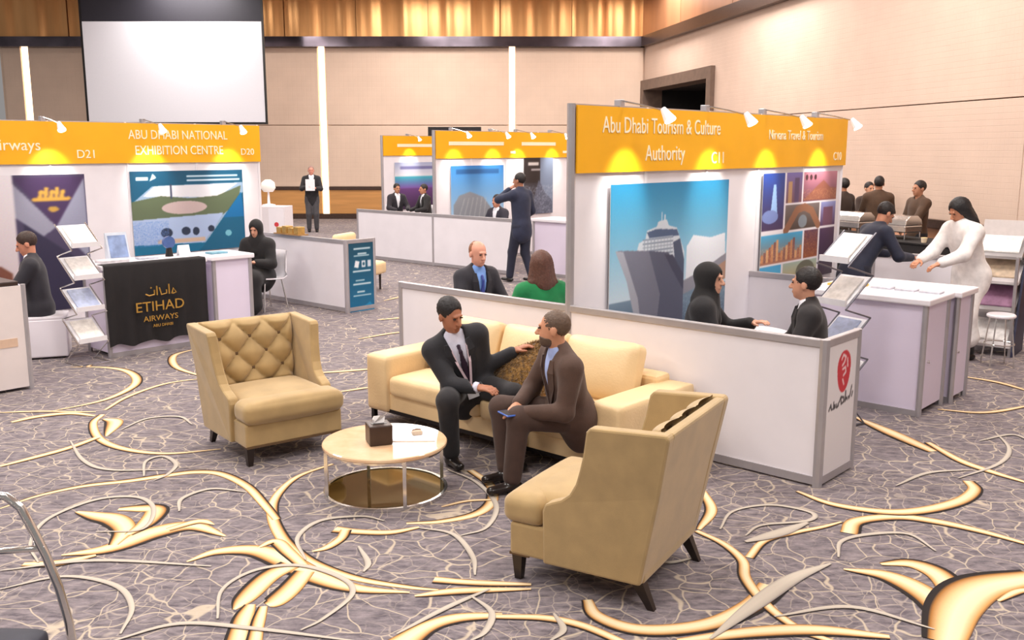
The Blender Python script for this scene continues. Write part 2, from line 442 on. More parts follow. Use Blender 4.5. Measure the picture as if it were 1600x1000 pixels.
def ribbon(pts, w0, w1, wm=None, pal=GOLD, z=.002, name='carpet_scroll', dark=1, px=True):
    q = np.array([fl(*p)[:2] for p in pts]) if px else np.array(pts, float)
    c = catmull(q); n = len(c)
    tg = np.gradient(c, axis=0); tg /= np.linalg.norm(tg, axis=1)[:, None] + 1e-9
    nr = np.stack([-tg[:, 1], tg[:, 0]], 1)
    t = np.linspace(0, 1, n); wm = max(w0, w1) if wm is None else wm
    wd = np.where(t < .5, w0 + (wm - w0) * np.sin(t * math.pi), w1 + (wm - w1) * np.sin(t * math.pi))
    offs = {8: (-1.3, -1.02, -.88, -.5, 0, .5, .88, 1.), 5: (-1, -.7, 0, .7, 1)}[len(pal)]
    if dark < 0: offs = tuple(-o for o in offs)
    vs = []; cols = []
    for o, cc in zip(offs, pal):
        p = c + nr * (wd * .5 * o)[:, None]
        vs.append(np.column_stack([p, np.full(n, z)])); cols.append(np.tile(srgb2lin(np.array(cc, float)), (n, 1)))
    k = len(pal); V = np.vstack(vs); Cc = np.vstack(cols)
    fs = [(j * n + i, j * n + i + 1, (j + 1) * n + i + 1, (j + 1) * n + i) for j in range(k - 1) for i in range(n - 1)]
    if dark < 0: fs = [f for f in fs]
    else: fs = [f for f in fs]
    me = bpy.data.meshes.new(name); me.from_pydata(V.tolist(), [], fs)
    a = me.color_attributes.new('print', 'FLOAT_COLOR', 'POINT')
    a.data.foreach_set('color', np.column_stack([Cc, np.ones(len(Cc))]).ravel()); me.update()
    return link(name, me, CP, floor)
ZL = [.0015]
def R(pts, w0, w1, wm=None, dark=1):
    ZL[0] += .00006; return ribbon(pts, w0, w1, wm, GOLD, ZL[0], dark=dark)
def V_(pts, w=.025, wm=None):
    ZL[0] += .00003; return ribbon(pts, w * .5, w * .5, wm or w, GREY, ZL[0] + .002, name='carpet_vine')
R([(520, 725), (465, 745), (432, 775), (425, 805), (440, 840), (465, 865), (500, 885), (560, 905), (640, 918), (685, 922)], .03, .02, .075, -1)
R([(735, 735), (765, 757), (769, 783), (745, 803), (690, 815), (635, 818)], .05, .03, .075)
R([(690, 792), (730, 783), (770, 781)], .02, .03, .035)
R([(523, 827), (560, 831), (610, 832), (655, 824)], .09, .03, .07)
R([(488, 862), (510, 856), (532, 842), (540, 828)], .02, .06, .06)
R([(292, 878), (340, 862), (400, 860), (450, 878), (500, 903), (560, 920), (640, 926)], .02, .02, .15)
R([(404, 856), (430, 846), (450, 862), (475, 885)], .02, .06, .08)
R([(455, 883), (420, 902), (385, 935), (366, 953)], .12, .02, .12)
R([(478, 893), (455, 920), (432, 940), (418, 946)], .1, .06, .12)
R([(392, 945), (380, 970), (370, 1005)], .05, .1, .09)
R([(412, 948), (404, 975), (398, 1005)], .04, .07, .06)
R([(0, 795), (60, 775), (130, 760), (200, 752), (262, 743), (305, 738), (345, 741), (385, 760), (412, 788), (432, 812)], .02, .05, .075, -1)
R([(96, 868), (170, 857), (240, 832), (300, 822), (352, 838)], .02, .02, .17)
R([(262, 828), (310, 815), (335, 820)], .05, .01, .07)
R([(120, 800), (150, 806), (180, 812), (195, 828), (178, 852)], .03, .05, .15)
R([(185, 796), (215, 795), (243, 797), (228, 818), (200, 836)], .05, .05, .13, -1)
R([(36, 882), (90, 880), (150, 868)], .05, .03, .08)
R([(18, 660), (60, 651), (110, 646), (148, 650)], .05, .04, .09)
R([(160, 648), (146, 662), (156, 686), (195, 702), (260, 709), (345, 702)], .05, .02, .07)
R([(163, 655), (180, 660), (166, 682)], .04, .02, .13)
R([(0, 729), (50, 716), (105, 701), (152, 684)], .04, .06, .07)
R([(0, 645), (60, 643), (150, 644)], .02, .02, .05)
R([(80, 643), (160, 626), (205, 606), (213, 591), (195, 579), (158, 574), (110, 574)], .02, .02, .09)
R([(164, 641), (200, 620), (258, 600), (320, 591)], .03, .02, .05)
R([(303, 546), (272, 556), (276, 574), (318, 589)], .03, .03, .08)
R([(475, 584), (540, 580), (620, 573)], .03, .03, .08)
R([(528, 613), (560, 608), (582, 605)], .03, .02, .06)
R([(625, 1008), (668, 980), (715, 966), (785, 962)], .15, .05, .09)
R([(770, 964), (850, 966), (910, 978), (975, 1005)], .04, .05, .06)
R([(678, 906), (740, 911), (830, 914)], .07, .03, .06)
R([(648, 932), (715, 924), (830, 921)], .02, .02, .07)
R([(918, 938), (932, 962), (985, 982), (1050, 984), (1120, 972), (1178, 944), (1206, 916)], .05, .14, .1)
R([(1088, 830), (1130, 850), (1160, 876), (1166, 905), (1200, 948), (1250, 984), (1300, 1003)], .04, .04, .06)
R([(1098, 768), (1112, 798), (1092, 828)], .05, .03, .07)
R([(1170, 872), (1194, 846), (1240, 833), (1285, 824), (1315, 816)], .05, .02, .045)
R([(1326, 834), (1338, 815), (1400, 808), (1460, 815), (1530, 830), (1610, 852)], .1, .04, .09)
R([(1245, 768), (1300, 788), (1380, 800), (1440, 798), (1498, 784), (1522, 766), (1512, 752)], .03, .07, .1)
R([(1336, 652), (1400, 680), (1458, 706)], .03, .08, .13)
R([(1450, 692), (1500, 720), (1550, 738), (1615, 758)], .05, .03, .08)
R([(1060, 1003), (1180, 988), (1280, 985), (1390, 996)], .05, .04, .1)
R([(1318, 890), (1385, 900), (1440, 925), (1478, 962), (1490, 1000)], .02, .12, .16)
R([(1376, 882), (1425, 882), (1468, 900), (1490, 935), (1490, 970)], .03, .1, .14, -1)
R([(1478, 1005), (1496, 950), (1535, 918), (1615, 902)], .16, .14, .24, -1)
R([(1560, 940), (1590, 925), (1620, 922)], .02, .05, .05)
R([(1465, 640), (1540, 645), (1615, 633)], .03, .03, .06)
R([(1500, 588), (1560, 598), (1615, 614)], .03, .03, .07)
R([(590, 500), (650, 497), (625, 520)], .05, .03, .1)
R([(560, 530), (620, 520), (690, 515)], .03, .03, .07)
R([(600, 470), (640, 462), (700, 460)], .03, .03, .08)
R([(1345, 560), (1420, 566), (1500, 560)], .03, .03, .07)
for p in ([(60, 880), (48, 850), (75, 812), (150, 782), (215, 778), (240, 796), (222, 828), (150, 832)], [(0, 893), (150, 877), (330, 886)], [(0, 922), (100, 902), (180, 916), (206, 950), (188, 992)],
          [(340, 968), (348, 922), (400, 892), (470, 885), (535, 905), (550, 930), (505, 968), (470, 986)], [(170, 1005), (280, 976), (400, 984), (560, 1004)], [(478, 876), (465, 842), (500, 815), (565, 808), (600, 815)],
          [(655, 826), (708, 836), (738, 870), (742, 900)], [(620, 992), (700, 950), (765, 922)], [(735, 932), (768, 958), (758, 988), (735, 1003)], [(1165, 838), (1190, 822), (1262, 815), (1268, 802), (1205, 790), (1145, 800), (1125, 828)],
          [(1310, 872), (1315, 847), (1360, 836), (1420, 836), (1462, 862)], [(1498, 748), (1560, 726), (1577, 702), (1555, 676)], [(225, 745), (228, 722), (255, 714), (275, 726), (262, 742), (240, 752)], [(280, 800), (285, 780), (330, 765), (385, 770)],
          [(110, 690), (130, 720), (170, 735), (260, 735)], [(190, 672), (230, 655), (280, 652), (300, 664)], [(700, 735), (745, 755), (775, 790), (760, 825), (720, 838)], [(1400, 760), (1450, 740), (1520, 735)], [(1000, 860), (1040, 880), (1090, 872)], [(560, 855), (575, 880), (568, 895)],
          [(865, 960), (880, 985), (860, 1003)], [(1210, 965), (1330, 950), (1460, 985)], [(1530, 690), (1580, 680), (1610, 690)]):
    V_(p, .024, .036)
V_([(1110, 1000), (1180, 946), (1240, 905), (1298, 882)], .03, .1)
V_([(1165, 848), (1215, 835), (1262, 818)], .05, .09)

# ================================================================== PROJECTION SCREEN
SY = 28.0
def px2x(px, d): return (px - 800) / FPX * d
ps = thing('projection_screen', 'large white projection screen with black top hanging at back wall', 'screen', (px2x(298, SY * 1.02), SY, 2.9))
hw = 2.52
MB().box(-hw, hw, 0, .03, .06, 2.83).build('white_surface', mat('screen_white', (232, 232, 240), .7, var=.01), ps)
MB().box(-hw, hw, 0, .03, 2.83, 4.05).build('black_drop', mat('screen_black', (38, 36, 46), .6, var=.05), ps)
MB().box(-hw - .06, -hw, -.01, .04, 0, 4.05).build('side_border', BLACK, ps)
MB().box(hw, hw + .06, -.01, .04, 0, 4.05).build('side_border', BLACK, ps)
MB().box(-hw - .06, hw + .06, -.02, .05, 0, .06).build('bottom_bar', BLACK, ps)

# ================================================================== STANDS
WT = 2.56; FB = 2.03                              # wall height and underside of the yellow fascia
def half_wall(name, label, loc, rz, segs, h=1.0, end=None, endlabel=None):
    """run of framed white panels along local x; end = length of a return panel turned towards local +y at the far end"""
    t = thing(name, label, 'partition', loc, rz)
    x = 0
    for i, s in enumerate(segs):
        MB().box(x + .025, x + s - .025, -.012, .012, .07, h - .05).build('panel', WHITE, t)
        MB().box(x + .02, x + s - .02, -.024, .024, h - .055, h).build('top_rail', ALU, t, bevel=.006)
        MB().box(x + .02, x + s - .02, -.022, .022, .015, .07).build('bottom_rail', ALU, t)
        MB().cyl((x, 0, 0), (x, 0, h), .03, n=8).build('post', ALU, t)
        x += s
    MB().cyl((x, 0, 0), (x, 0, h), .034, n=8).build('post', ALU, t)
    if end:
        MB().box(x - .012, x + .012, .025, end - .025, .07, h - .05).build('panel', WHITE, t)
        MB().box(x - .024, x + .024, .02, end - .02, h - .055, h).build('top_rail', ALU, t, bevel=.006)
        MB().box(x - .022, x + .022, .02, end - .02, .015, .07).build('bottom_rail', ALU, t)
        MB().cyl((x, end, 0), (x, end, h), .03, n=8).build('post', ALU, t)
    return t, x
def arm_lamp(label, wall_loc, rz, x, group):
    """arm spotlight clipped on the top of a stand wall; local -y is the lit side"""
    p = Vector(wall_loc) + Matrix.Rotation(rz, 3, 'Z') @ Vector((x, 0, WT))
    t = thing('arm_spotlight', label, 'spotlight', p, rz, group)
    MB().box(-.03, .03, -.035, .03, -.06, .05).build('clamp', ALU, t, bevel=.005)
    MB().tube([(0, -.02, .04), (.02, -.22, .0), (.03, -.42, -.05)], .007, 6).build('arm', CHROME, t)
    MB().cyl((.03, -.40, -.03), (.03, -.47, -.12), .022, .05, 12).build('lamp_head', GLOSSW, t)
    MB().cyl((.03, -.472, -.122), (.03, -.475, -.127), .046, .046, 12).build('bulb', BULB, t)
    d = bpy.data.lights.new('spot_beam', 'SPOT'); d.energy = 110; d.spot_size = RAD(62); d.spot_blend = .9; d.color = (1, .95, .84); d.shadow_soft_size = .04
    o = bpy.data.objects.new('spot_beam', d); COL.objects.link(o); o.parent = t
    o.location = (.03, -.46, -.13)
    tgt = Vector((.03, 0, -.72)); o.rotation_euler = (tgt - Vector(o.location)).to_track_quat('-Z', 'Y').to_euler()
    return t
def tall_wall(name, label, loc, rz, n, seg=1.0, fascia=True):
    t = thing(name, label, 'stand wall', loc, rz)
    for i in range(n):
        MB().box(i * seg + .022, (i + 1) * seg - .022, -.012, .012, .06, WT - .04).build('panel', WHITE, t)
    for i in range(n + 1):
        MB().cyl((i * seg, 0, 0), (i * seg, 0, WT), .026 if i else .034, n=8).build('post', WHITE if i else ALU, t)
    MB().box(0, n * seg, -.02, .02, WT - .045, WT).build('top_rail', ALU, t)
    MB().box(0, n * seg, -.02, .02, .015, .06).build('bottom_rail', ALU, t)
    fa = None
    if fascia:
        fa = MB().box(.02, n * seg + .02, -.045, -.03, FB, WT - .012).build('fascia_board', YEL, t)
    return t, fa
JN = W(2, 0)
RB = RAD(48)                                      # direction B
# --- right island: half wall with return, tall wall, counters
hwt, xe = half_wall('half_height_partition', 'long white half-height partition behind the sofa with red emblem end panel', W(0, 0), GA, [2.0, 2.12], end=.52)
tw, fa = tall_wall('stand_wall', 'tall white stand wall with yellow fascia reading Abu Dhabi Tourism and Culture Authority', JN, RB, 5)
lettering('Abu Dhabi Tourism & Culture', .185, 1.25, 2.345, -.047, LETTER, fa, sx=.80)
lettering('Authority', .185, 1.25, 2.12, -.047, LETTER, fa, sx=.85)
lettering('C11', .15, 2.14, 2.085, -.047, LETTER, fa)
lettering('Nirvana Travel & Tourism', .14, 3.75, 2.31, -.047, LETTER, fa, sx=.85)
lettering('C10', .13, 4.78, 2.09, -.047, LETTER, fa)
for i, x in enumerate((.62, 1.95, 3.05, 4.25)):
    arm_lamp(['spotlight above the word Abu on the near yellow fascia', 'spotlight above the C11 mark on the near yellow fascia', 'spotlight above the photo collage, left of its two', 'spotlight at the far right end of near yellow fascia'][i], JN, RB, x, 'spotlights on the near stand wall')
# cruise ship poster
cv = Canvas(300, 240, (70, 160, 200))
cv.vgrad(.3, 1, (206, 226, 240), (30, 134, 184)).vgrad(0, .3, (58, 78, 104), (120, 146, 168))
cv.poly([(.62, .58), (.68, .65), (.84, .62), (.98, .64), (.99, .45), (.62, .36)], (228, 234, 244)).poly([(.6, .36), (.75, .4), (1, .5), (1, .36), (.6, .27)], (140, 142, 156))
cv.poly([(.75, .35), (1, .45), (1, .32), (.8, .29)], (176, 140, 120))
cv.poly([(.2, .58), (.22, .64), (.27, .66), (.28, .71), (.36, .73), (.37, .76), (.44, .77), (.46, .73), (.53, .71), (.56, .64), (.6, .55), (.6, .3), (.4, .2)], (210, 220, 230))
cv.poly([(.28, .70), (.36, .715), (.53, .70), (.55, .66), (.3, .665)], (74, 96, 130)).poly([(.5, .62), (.56, .64), (.6, .5), (.6, .36), (.53, .44)], (70, 84, 110))
for k in range(5): cv.rect(.25, .5, .555 + k * .024, .562 + k * .024, (120, 136, 158))
for k in range(9): cv.rect(.26 + k * .027, .265 + k * .027, .55, .66, (150, 164, 182))
cv.rect(.395, .402, .76, .82, (220, 226, 236)).rect(.42, .43, .76, .8, (220, 226, 236))
cv.poly([(.04, .61), (.12, .605), (.3, .585), (.46, .56), (.54, .46), (.6, .36), (.6, .02), (.24, 0), (.19, .2), (.13, .42)], (116, 120, 138))
cv.poly([(.3, .585), (.46, .56), (.54, .46), (.6, .36), (.6, .02), (.36, .0), (.4, .3)], (84, 90, 112)).poly([(.04, .61), (.1, .6), (.22, .3), (.27, 0), (.24, 0), (.19, .2), (.13, .42)], (166, 170, 184))
cv.poly([(.43, .55), (.5, .54), (.6, .4), (.6, .3), (.5, .44)], (58, 64, 88))
cv.rect(0, .17, .0, .12, (150, 164, 178)).speckle((cv.Y < .26) & (cv.X > .6), (150, 176, 196), .3)
po = Vector(JN) + Vector((BX[0], BX[1], 0)) * 0
def on_wall(base, rz, x, y, z): return tuple(Vector(base) + Matrix.Rotation(rz, 3, 'Z') @ Vector((x, y, z)))
poster('ship_poster', 'large blue poster of a cruise ship bow on near stand wall', cv, 1.9, 1.4, on_wall(JN, RB, 1.42, -.035, .53), RB)
# city collage
cv = Canvas(260, 220, (236, 232, 240))
def tile(x0, x1, y0, y1, top, bot): cv.vgrad(y0, y1, bot, top, x0, x1)
tile(0, .27, .5, 1, (30, 70, 160), (70, 50, 90)); cv.poly([(.1, .62), (.13, .9), (.16, .9), (.19, .62)], (150, 190, 240)).ell(.1, .62, .1, .06, (120, 140, 200))
tile(.29, .5, .73, 1, (120, 110, 180), (120, 80, 90)); cv.rect(.32, .37, .73, .92, (190, 150, 110)).rect(.4, .46, .73, .95, (90, 70, 110))
tile(.52, 1, .73, 1, (196, 130, 150), (110, 64, 84)); cv.poly([(.52, .74), (.7, .86), (.8, .92), (.9, .85), (1, .84), (1, .73)], (150, 90, 76)).speckle((cv.X > .52) & (cv.Y > .74) & (cv.Y < .84), (240, 190, 120), .15)
for k in range(3): cv.ell(.56 + k * .06, .95, .018, .025, (60, 30, 40))
tile(.29, .76, .48, .71, (120, 110, 110), (80, 66, 60)); cv.stroke([(.31, .48), (.45, .66), (.55, .68), (.65, .64), (.75, .5)], .035, (150, 104, 80)).ell(.53, .55, .06, .06, (130, 140, 150))
tile(.78, 1, .48, .71, (150, 160, 220), (90, 60, 100)); cv.rect(.82, .96, .48, .66, (116, 76, 104))
tile(0, .54, .2, .46, (70, 170, 220), (180, 120, 96)); 
for k in range(17): cv.rect(.01 + k * .031, .036 + k * .031, .215, .29 + .02 * ((k * 29) % 7), [(206, 140, 96), (170, 100, 76), (222, 166, 120), (140, 90, 84)][(k * 7) % 4])
cv.speckle((cv.X < .54) & (cv.Y > .22) & (cv.Y < .34), (250, 210, 150), .15)
tile(.56, .76, .2, .46, (96, 60, 84), (150, 84, 60)); tile(.78, 1, 0, .46, (84, 60, 96), (60, 40, 60)); cv.speckle((cv.X > .56) & (cv.Y < .46) & (cv.X < .76) & (cv.Y > .2), (240, 180, 90), .12)
tile(0, .27, 0, .18, (70, 170, 226), (110, 190, 220)); tile(.29, .76, 0, .18, (170, 190, 180), (196, 170, 120)); cv.ell(.6, .08, .13, .1, (110, 110, 96))
poster('city_collage_poster', 'poster collage of night skylines beside the ship poster', cv, 1.76, 1.17, on_wall(JN, RB, 3.94, -.035, .8), RB)
# red emblem on the end panel of the half wall (faces local +x)
cv = Canvas(100, 205, (238, 234, 238))
m = ((cv.X - .55) / .24) ** 2 + ((cv.Y - .80) / np.where(cv.Y > .80, .12, .2)) ** 2 < 1
cv.put(m, (206, 40, 56))
for p in ([(.45, .86), (.5, .89), (.6, .87), (.55, .83), (.48, .81)], [(.5, .78), (.6, .79), (.62, .75), (.54, .73)], [(.66, .85), (.68, .79)], [(.52, .7), (.57, .66)]): cv.stroke(p, .022, (244, 214, 216), 2.1)
for p in ([(.08, .24), (.14, .31), (.17, .24), (.2, .24)], [(.24, .33), (.24, .24), (.3, .25), (.29, .28), (.24, .28)], [(.34, .28), (.35, .24), (.41, .25), (.41, .28)], [(.44, .3), (.5, .36), (.6, .34), (.62, .28), (.52, .26), (.5, .34)], [(.66, .42), (.66, .28), (.71, .32), (.74, .29)], [(.78, .32), (.8, .29), (.84, .34), (.88, .46)], [(.9, .31), (.93, .37)]):
    cv.stroke([(x, .50 + (y - .24) * .55) for x, y in p], .017, (50, 46, 52), 2.1)
em = poster('emblem_print', None, cv, .44, .9, (xe + .013, .26, .06), RAD(90), parent=hwt)

def counter(name, label, loc, rz, w, d, h=1.0, m=None, group=None, split=None):
    t = thing(name, label, 'counter', loc, rz, group)
    m = m or LAV
    MB().box(.03, w - .03, .012, .03, .05, h - .05).build('front_panel', m, t)
    MB().box(.012, .03, .03, d - .03, .05, h - .05).build('side_panel', m, t)
    MB().box(w - .03, w - .012, .03, d - .03, .05, h - .05).build('side_panel', m, t)
    MB().box(.03, w - .03, d - .03, d - .012, .05, h - .05).build('rear_panel', m, t)
    for x in (.015, w - .015):
        for y in (.015, d - .015):
            MB().cyl((x, y, 0), (x, y, h - .05), .026, n=8).build('corner_post', ALU, t)
    MB().box(.03, w - .03, .0, .03, .0, .05).build('plinth', ALU, t)
    MB().box(-.03, w + .03, -.03, d + .03, h - .055, h).build('worktop', GLOSSW, t, bevel=.012)
    MB().cyl((w - .012, d * .25, h * .45), (w + .004, d * .25, h * .45), .014, n=10).build('door_lock', CHROME, t)
    return t
# counters of the right stand: front faces the lounge (local -y = towards camera-left aisle)
P0 = np.array(fl(1436, 652)[:2])
def gp(base, a, b): q = np.array(base[:2]) + AX * a + BX * b; return (float(q[0]), float(q[1]), 0)
counter('stand_counter', 'white counter with rounded top nearest the emblem panel', gp(P0, -1.05, 0), GA, 1.05, .56)
counter('stand_counter', 'white counter behind the nearest one, where the white-robed woman leans', gp(P0, -1.0, .64), GA, 1.05, .40)

# ---------------- left stands
WL = (-3.74, 14.32)
LN = 7
def bpos(base, a, b): return gp(base, a, b)
lw0 = bpos(WL, 0, -LN)
twl, fal = tall_wall('stand_wall', 'tall white stand wall with yellow fascia reading Abu Dhabi National Exhibition Centre', lw0, RB, LN)
def lx(t): return LN + t                          # x measured from the right end (negative t)
lettering('ABU DHABI NATIONAL', .17, lx(-1.25), 2.345, -.047, LETTER, fal, sx=.82)
lettering('EXHIBITION CENTRE', .17, lx(-1.25), 2.14, -.047, LETTER, fal, sx=.82)
lettering('D20', .13, lx(-.2), 2.13, -.047, LETTER, fal)
lettering('Etihad Airways', .19, lx(-3.68), 2.2, -.047, LETTER, fal)
lettering('D21', .15, lx(-2.55), 2.1, -.047, LETTER, fal)
for i, x in enumerate((lx(-3.05), lx(-1.75), lx(-.55))):
    arm_lamp(['spotlight above the D21 mark on left yellow fascia', 'spotlight above the word NATIONAL on left yellow fascia, middle one', 'spotlight nearest the right end of left yellow fascia'][i], lw0, RB, x, 'spotlights on the left stand wall')
cv = Canvas(260, 180, (20, 104, 140))
cv.vgrad(.0, 1., (16, 110, 150), (8, 78, 110))
cv.poly([(0, .12), (0, .62), (.18, .82), (1, .84), (1, .72), (.62, .1)], (150, 176, 206)).poly([(.1, .7), (.2, .82), (.95, .83), (.75, .66)], (226, 228, 236))
cv.poly([(.0, .42), (0, .64), (.25, .7), (.5, .66), (.75, .68), (.98, .8), (.95, .6), (.8, .44)], (96, 110, 84)).ell(.45, .55, .2, .08, (196, 176, 176)).rect(.33, .345, .66, .84, (60, 70, 100))
cv.poly([(0, .12), (0, .42), (.8, .46), (.72, .3), (.6, .1)], (170, 190, 226)).ell(.28, .25, .05, .06, (40, 52, 76)).ell(.45, .26, .04, .05, (40, 52, 76)).ell(.54, .25, .03, .05, (40, 52, 76)).ell(.68, .27, .03, .04, (40, 52, 76)).rect(.2, .62, .12, .17, (206, 180, 160))
cv.speckle((cv.Y > .1) & (cv.Y < .4) & (cv.X < .3), (100, 140, 210), .4)
cv.poly([(.6, .06), (.98, .72), (1, .3), (1, 0), (.55, 0)], (14, 96, 132)).poly([(.8, .4), (.98, .72), (1, .4)], (10, 110, 170))
cv.rect(.05, .15, .89, .93, (236, 240, 246)).poly([(.16, .88), (.22, .92), (.19, .97)], (236, 240, 246)).rect(.48, .95, .92, .94, (190, 214, 230)).rect(.48, .97, .87, .89, (200, 220, 236)).ell(.84, .2, .03, .04, (120, 190, 210))
poster('venue_poster', 'teal poster with aerial photo of exhibition grounds on left stand wall', cv, 1.7, 1.12, on_wall(lw0, RB, lx(-1.15), -.035, .8), RB)
cv = Canvas(150, 150, (222, 214, 222))
cv.vgrad(0, 1, (200, 186, 190), (232, 226, 232)).poly([(0, 0), (0, .36), (.3, .38), (.5, .36), (.56, .3), (.56, 0)], (122, 74, 58)).poly([(0, .1), (.56, .12), (.56, 0), (0, 0)], (60, 36, 34)).rect(0, .1, .42, .64, (236, 236, 244)).rect(.09, .12, .4, .6, (24, 26, 34)).rect(0, .12, .4, .43, (24, 26, 34))
cv.rect(.6, 1, 0, 1, (70, 62, 92)).poly([(.6, .98), (1, .98), (.82, .62)], (66, 46, 86)).poly([(.82, .62), (1, .98), (1, .36)], (150, 152, 176)).poly([(.6, .94), (.82, .62), (.74, .55), (.6, .7)], (150, 150, 170)).poly([(.64, .66), (1, .3), (1, 0), (.64, 0)], (46, 42, 70))
for k in range(5): cv.stroke([(.74 + .03 * k, .83), (.75 + .03 * k, .88 + .02 * (k % 2))], .012, (206, 160, 70))
cv.stroke([(.71, .82), (.9, .825)], .014, (206, 160, 70)).ell(.81, .75, .03, .02, (190, 150, 70))
poster('airline_poster', 'purple and white airline cabin poster behind the seated man at left', cv, 2.2, 1.7, on_wall(lw0, RB, lx(-3.7), -.035, .2), RB)
# low wall at the stand's far side with its banner on the return
hl, xl = half_wall('half_height_partition', 'short white half-height partition between the black-robed woman and the teal banner', bpos(WL, 0, 0), GA, [2.0], end=.48)
cv = Canvas(60, 130, (12, 92, 124))
cv.vgrad(0, 1, (10, 110, 156), (14, 74, 98)).poly([(.3, 0), (.8, .12), (1, 0)], (24, 140, 190))
for y, a, b in ((.86, .2, .85), (.76, .2, .8), (.79, .35, .7), (.55, .15, .85), (.42, .25, .6), (.37, .15, .85), (.26, .3, .6), (.21, .15, .85)): cv.rect(a, b, y, y + .02, (206, 226, 236))
cv.poly([(.2, .62), (.26, .71), (.42, .69), (.36, .6)], (240, 244, 250)).rect(.5, .66, .61, .7, (230, 236, 244)).rect(.74, .88, .61, .7, (214, 226, 238)).ell(.58, .655, .04, .025, (14, 84, 112))
poster('teal_banner', None, cv, .44, 1.0, (xl + .014, .25, .0), RAD(90), parent=hl)
# counters of the left stand
DL = np.array(fl(172, 560)[:2])
CDIR = RB
lc = counter('stand_counter', 'white counter carrying the black cloth with gold airline lettering', (DL[0], DL[1], 0), RAD(46), 1.15, .55)
counter('stand_counter', 'white counter right of the black draped one, beside the black-robed woman', (DL[0] + math.cos(RAD(46)) * 1.26, DL[1] + math.sin(RAD(46)) * 1.26, 0), RAD(46), .5, .55)
dp = thing('counter_drape', 'black cloth with gold airline lettering hung over the left counter', 'drape', (DL[0], DL[1], 0), RAD(46))
vs = []; nn = 40
for i in range(nn + 1):
    x = -.02 + 1.17 * i / nn
    for j, (z, k) in enumerate(((1.004, 0), (1.006, 1), (.98, 2), (.7, 3), (.4, 4), (.13 + .02 * math.sin(i * .5), 5))):
        y = (.12, -.034, -.045, -.05 - .012 * math.sin(i * .9), -.055 - .018 * math.sin(i * .9 + .4), -.06 - .022 * math.sin(i * .9 + .6))[k]
        vs.append((x, y, z))
MB().add(vs, [(i * 6 + j, i * 6 + j + 1, (i + 1) * 6 + j + 1, (i + 1) * 6 + j) for i in range(nn) for j in range(5)]).build('cloth', mat('black_cloth', (22, 18, 20), .8, var=.1, bump=.1, bscale=40), dp, smooth=True)
GOLDL = mat('gold_letters', (186, 142, 62), .45, .3, var=.05)
lettering('ETIHAD', .155, .56, .47, -.085, GOLDL, dp, sx=1.05)
lettering('AIRWAYS', .085, .56, .36, -.085, GOLDL, dp, sx=1.1)
lettering('ABU DHABI', .045, .58, .29, -.085, GOLDL, dp)
g = MB()
for p in ([(.40, .66), (.44, .64), (.5, .65), (.5, .7)], [(.53, .64), (.53, .74)], [(.56, .72), (.58, .64), (.64, .65), (.64, .69)], [(.67, .64), (.67, .75)], [(.7, .64), (.72, .7), (.75, .65), (.71, .64)], [(.46, .72), (.47, .73)]):
    g.tube([(x, -.088, z) for x, z in p], .008, 5)
g.build('script_mark', GOLDL, dp)
# front left white counter with dark top (runs out of the frame)
LC = np.array(fl(52, 607)[:2])
c0 = (LC[0] - math.cos(RB) * 1.6, LC[1] - math.sin(RB) * 1.6, 0)
t = thing('reception_counter', 'white front counter with dark top at the left frame edge', 'counter', c0, RB)
MB().box(0, 1.57, 0, .02, .03, .98).build('front_panel', mat('pale_stone_front', (226, 216, 214), .5, var=.05, scale=3), t)
MB().box(1.57, 1.6, 0, .55, .03, .98).build('end_panel', LAV, t)
MB().cyl((1.59, .01, 0), (1.59, .01, .99), .025, n=8).build('corner_post', ALU, t)
MB().box(0, 1.55, .53, .55, .03, .98).build('rear_panel', LAV, t)
MB().box(-.02, 1.56, .02, .57, .98, 1.02).build('worktop', mat('dark_top', (52, 38, 36), .3, var=.1), t, bevel=.008)
MB().box(.9, 1.5, -.004, 0, .42, .5).build('gold_logo', mat('faded_gold', (214, 184, 160), .5, var=.05), t)
tb = thing('tablet', 'tablet lying on the dark top of front left counter', 'tablet', c0, RB)
tb.location = on_wall(c0, RB, 1.2, .26, 1.021)
MB().box(-.14, .14, -.1, .1, 0, .012).build('case', BLACK, tb)
MB().box(-.125, .125, -.088, .088, .012, .0135).build('screen', mat('tablet_screen', (120, 140, 170), .2, emit=.25, var=.2, scale=12), tb)

